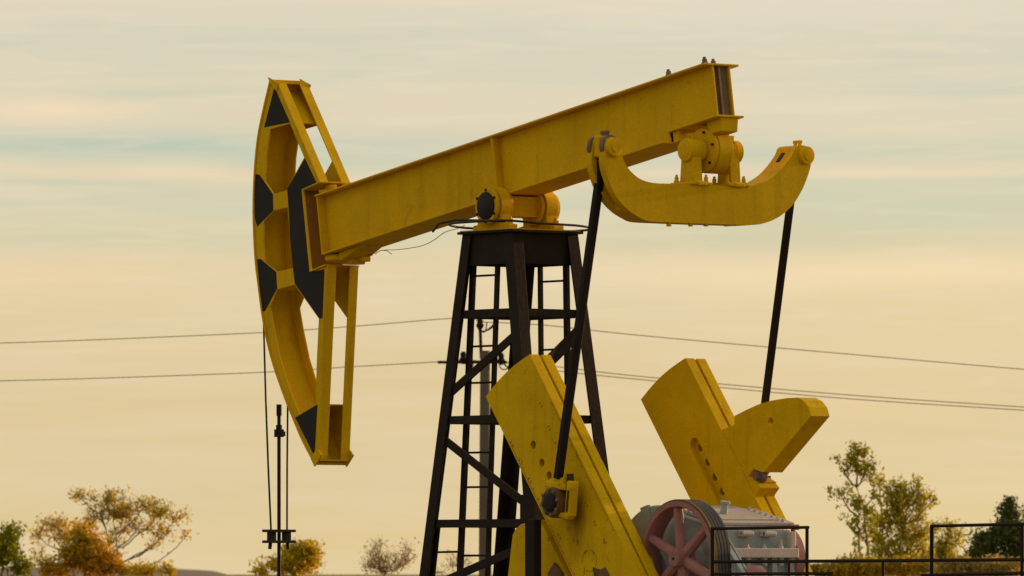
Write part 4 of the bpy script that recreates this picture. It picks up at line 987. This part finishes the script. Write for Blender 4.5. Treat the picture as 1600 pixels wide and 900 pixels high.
tree('autumn_tree', 'orange spreading autumn tree with open crown left of the pump jack', 'tree', 183, [(124, 773, 14, 5, .5), (165, 778, 34, 8, 1.6), (188, 800, 32, 11, 2.4), (158, 803, 28, 10, 1.5), (225, 788, 28, 6, 1.1), (248, 800, 30, 8, 1.3), (277, 808, 15, 5, .45), (215, 822, 30, 8, 1.2), (262, 830, 22, 7, .7), (178, 838, 18, 12, .8), (290, 836, 8, 5, .25), (135, 818, 18, 8, .6), (235, 850, 20, 5, .3)], 200, L_OR, leaf=0.075, stems=3, nclust=170, nleaf=17, cl=0.25, group=TG, seed=11, tw=0.009, trunk_r=0.05)
tree('autumn_tree', 'smaller leaning orange tree at the left of the spreading autumn tree', 'tree', 110, [(88, 818, 24, 7, 1.4), (58, 833, 16, 7, .8), (68, 870, 18, 18, .5), (108, 835, 24, 12, 1.4), (85, 838, 20, 6, .6)], 205, L_OR, leaf=0.075, stems=2, nclust=60, nleaf=15, cl=0.26, group=TG, seed=12, tw=0.008)
tree('autumn_shrub', 'dense rust orange bush under the autumn trees', 'shrub', 135, [(138, 868, 34, 24, 3), (126, 840, 14, 14, 1), (168, 882, 26, 16, 1.2), (85, 888, 22, 8, .8), (108, 870, 14, 16, .7), (150, 848, 10, 8, .3)], 190, L_OR2, leaf=0.08, stems=3, nclust=150, nleaf=44, cl=0.28, group=TG, seed=13)
tree('green_shrub', 'bright green shrub cut by the left edge', 'shrub', 5, [(2, 862, 26, 26, 3), (18, 832, 7, 10, .5), (-20, 860, 30, 34, 2), (28, 886, 16, 12, .8)], 180, L_GR, leaf=0.085, stems=3, nclust=90, nleaf=44, cl=0.26, group=TG, seed=14)
tree('low_shrub', 'low dull yellow shrub right of the autumn trees', 'shrub', 225, [(225, 892, 36, 6, 2), (262, 893, 12, 7, .6), (195, 890, 20, 8, 1)], 190, L_YE, leaf=0.07, stems=3, nclust=46, nleaf=30, cl=0.2, group=TG, seed=15, tw=0.006, trunk_r=0.02)
tree('yellow_shrub', 'small round yellow tree behind the hanging rod', 'shrub', 465, [(470, 868, 30, 14, 3), (455, 884, 44, 12, 3), (475, 858, 18, 8, 1), (410, 890, 14, 6, .5)], 190, L_YE, leaf=0.085, stems=3, nclust=100, nleaf=40, cl=0.24, group=TG, seed=16, tw=0.007, trunk_r=0.03)
tree('twiggy_shrub', 'nearly bare grey brown shrub left of the tower', 'shrub', 605, [(600, 880, 38, 16, 3), (590, 860, 10, 16, .6), (635, 868, 14, 16, .8)], 190, L_TW, leaf=0.05, stems=5, nclust=90, nleaf=11, cl=0.26, group=TG, seed=17, tw=0.007, trunk_r=0.02)
tree('twiggy_shrub', 'bare twigs of a shrub seen through the tower', 'shrub', 700, [(715, 875, 18, 18, 2), (690, 890, 26, 8, 1), (735, 880, 12, 14, .6)], 190, L_TW, leaf=0.045, stems=4, nclust=34, nleaf=5, cl=0.26, group=TG, seed=18, tw=0.007, trunk_r=0.02)
tree('sparse_tree', 'tall sparse green tree right of the far crank', 'tree', 1356, [(1340, 706, 18, 10, 1.6), (1318, 728, 16, 16, 1.3), (1350, 735, 22, 18, 2.2), (1315, 768, 20, 14, 1), (1345, 790, 24, 22, 1.8), (1325, 815, 16, 10, .5), (1350, 830, 24, 22, 1.2), (1365, 765, 10, 22, .8), (1342, 855, 12, 14, .4)], 170, L_SP, leaf=0.085, stems=2, nclust=58, nleaf=24, cl=0.18, group=TG, seed=21, tw=0.010, trunk_r=0.07)
tree('leafy_tree', 'bushy olive tree behind the gap in the railing', 'tree', 1410, [(1386, 768, 6, 22, .6), (1400, 790, 9, 34, 1.5), (1418, 775, 7, 22, 1), (1434, 766, 6, 18, .6), (1436, 795, 8, 24, 1), (1452, 783, 8, 8, .35), (1385, 815, 12, 22, 1), (1412, 818, 16, 26, 1.6), (1440, 830, 14, 20, 1), (1408, 855, 44, 24, 2.6), (1374, 745, 3, 8, .15), (1374, 835, 12, 26, 1.0), (1388, 870, 30, 14, 1.0), (1446, 862, 14, 20, .7)], 175, L_OL, leaf=0.085, stems=6, nclust=185, nleaf=18, cl=0.25, group=TG, seed=22, tw=0.010)
tree('leafy_tree', 'lower olive tree behind the tall railing post', 'tree', 1475, [(1475, 858, 24, 22, 3), (1459, 822, 5, 12, .4), (1482, 828, 6, 14, .6), (1497, 838, 7, 10, .4), (1470, 882, 34, 14, 1.6)], 185, L_OL, leaf=0.08, stems=4, nclust=80, nleaf=18, cl=0.25, group=TG, seed=23)
tree('yellow_bush', 'golden bush low behind the railing', 'shrub', 1365, [(1345, 888, 44, 10, 3), (1420, 884, 40, 12, 2), (1300, 892, 26, 7, 1.2), (1262, 893, 22, 7, .9)], 165, L_LO, leaf=0.085, stems=3, nclust=140, nleaf=34, cl=0.2, group=TG, seed=24, tw=0.006, trunk_r=0.02)
tree('evergreen_tree', 'dark evergreen tree behind the railing at the right edge', 'tree', 1575, [(1576, 800, 10, 18, 1.2), (1572, 830, 26, 18, 2.4), (1550, 850, 26, 20, 2), (1595, 850, 24, 30, 2.4), (1575, 880, 36, 18, 2)], 180, L_DK, leaf=0.07, stems=3, nclust=170, nleaf=46, cl=0.22, group=TG, seed=25)
tree('evergreen_tree', 'smaller dark evergreen left of the taller evergreen', 'tree', 1530, [(1530, 862, 14, 24, 2), (1522, 880, 20, 16, 1.4)], 182, L_DK, leaf=0.07, stems=2, nclust=64, nleaf=40, cl=0.2, group=TG, seed=26)
tree('dry_bush', 'brown dry bush low in front of the evergreens', 'shrub', 1525, [(1500, 888, 30, 10, 2), (1560, 888, 40, 10, 2.4)], 165, L_TW, leaf=0.07, stems=3, nclust=90, nleaf=30, cl=0.2, group=TG, seed=27, tw=0.006, trunk_r=0.02)
tree('green_shrub', 'green edge shrub at the far right behind the railing end', 'shrub', 1625, [(1620, 830, 30, 36, 3), (1620, 880, 40, 20, 2)], 190, L_GR, leaf=0.08, stems=3, nclust=80, nleaf=40, cl=0.24, group=TG, seed=28)
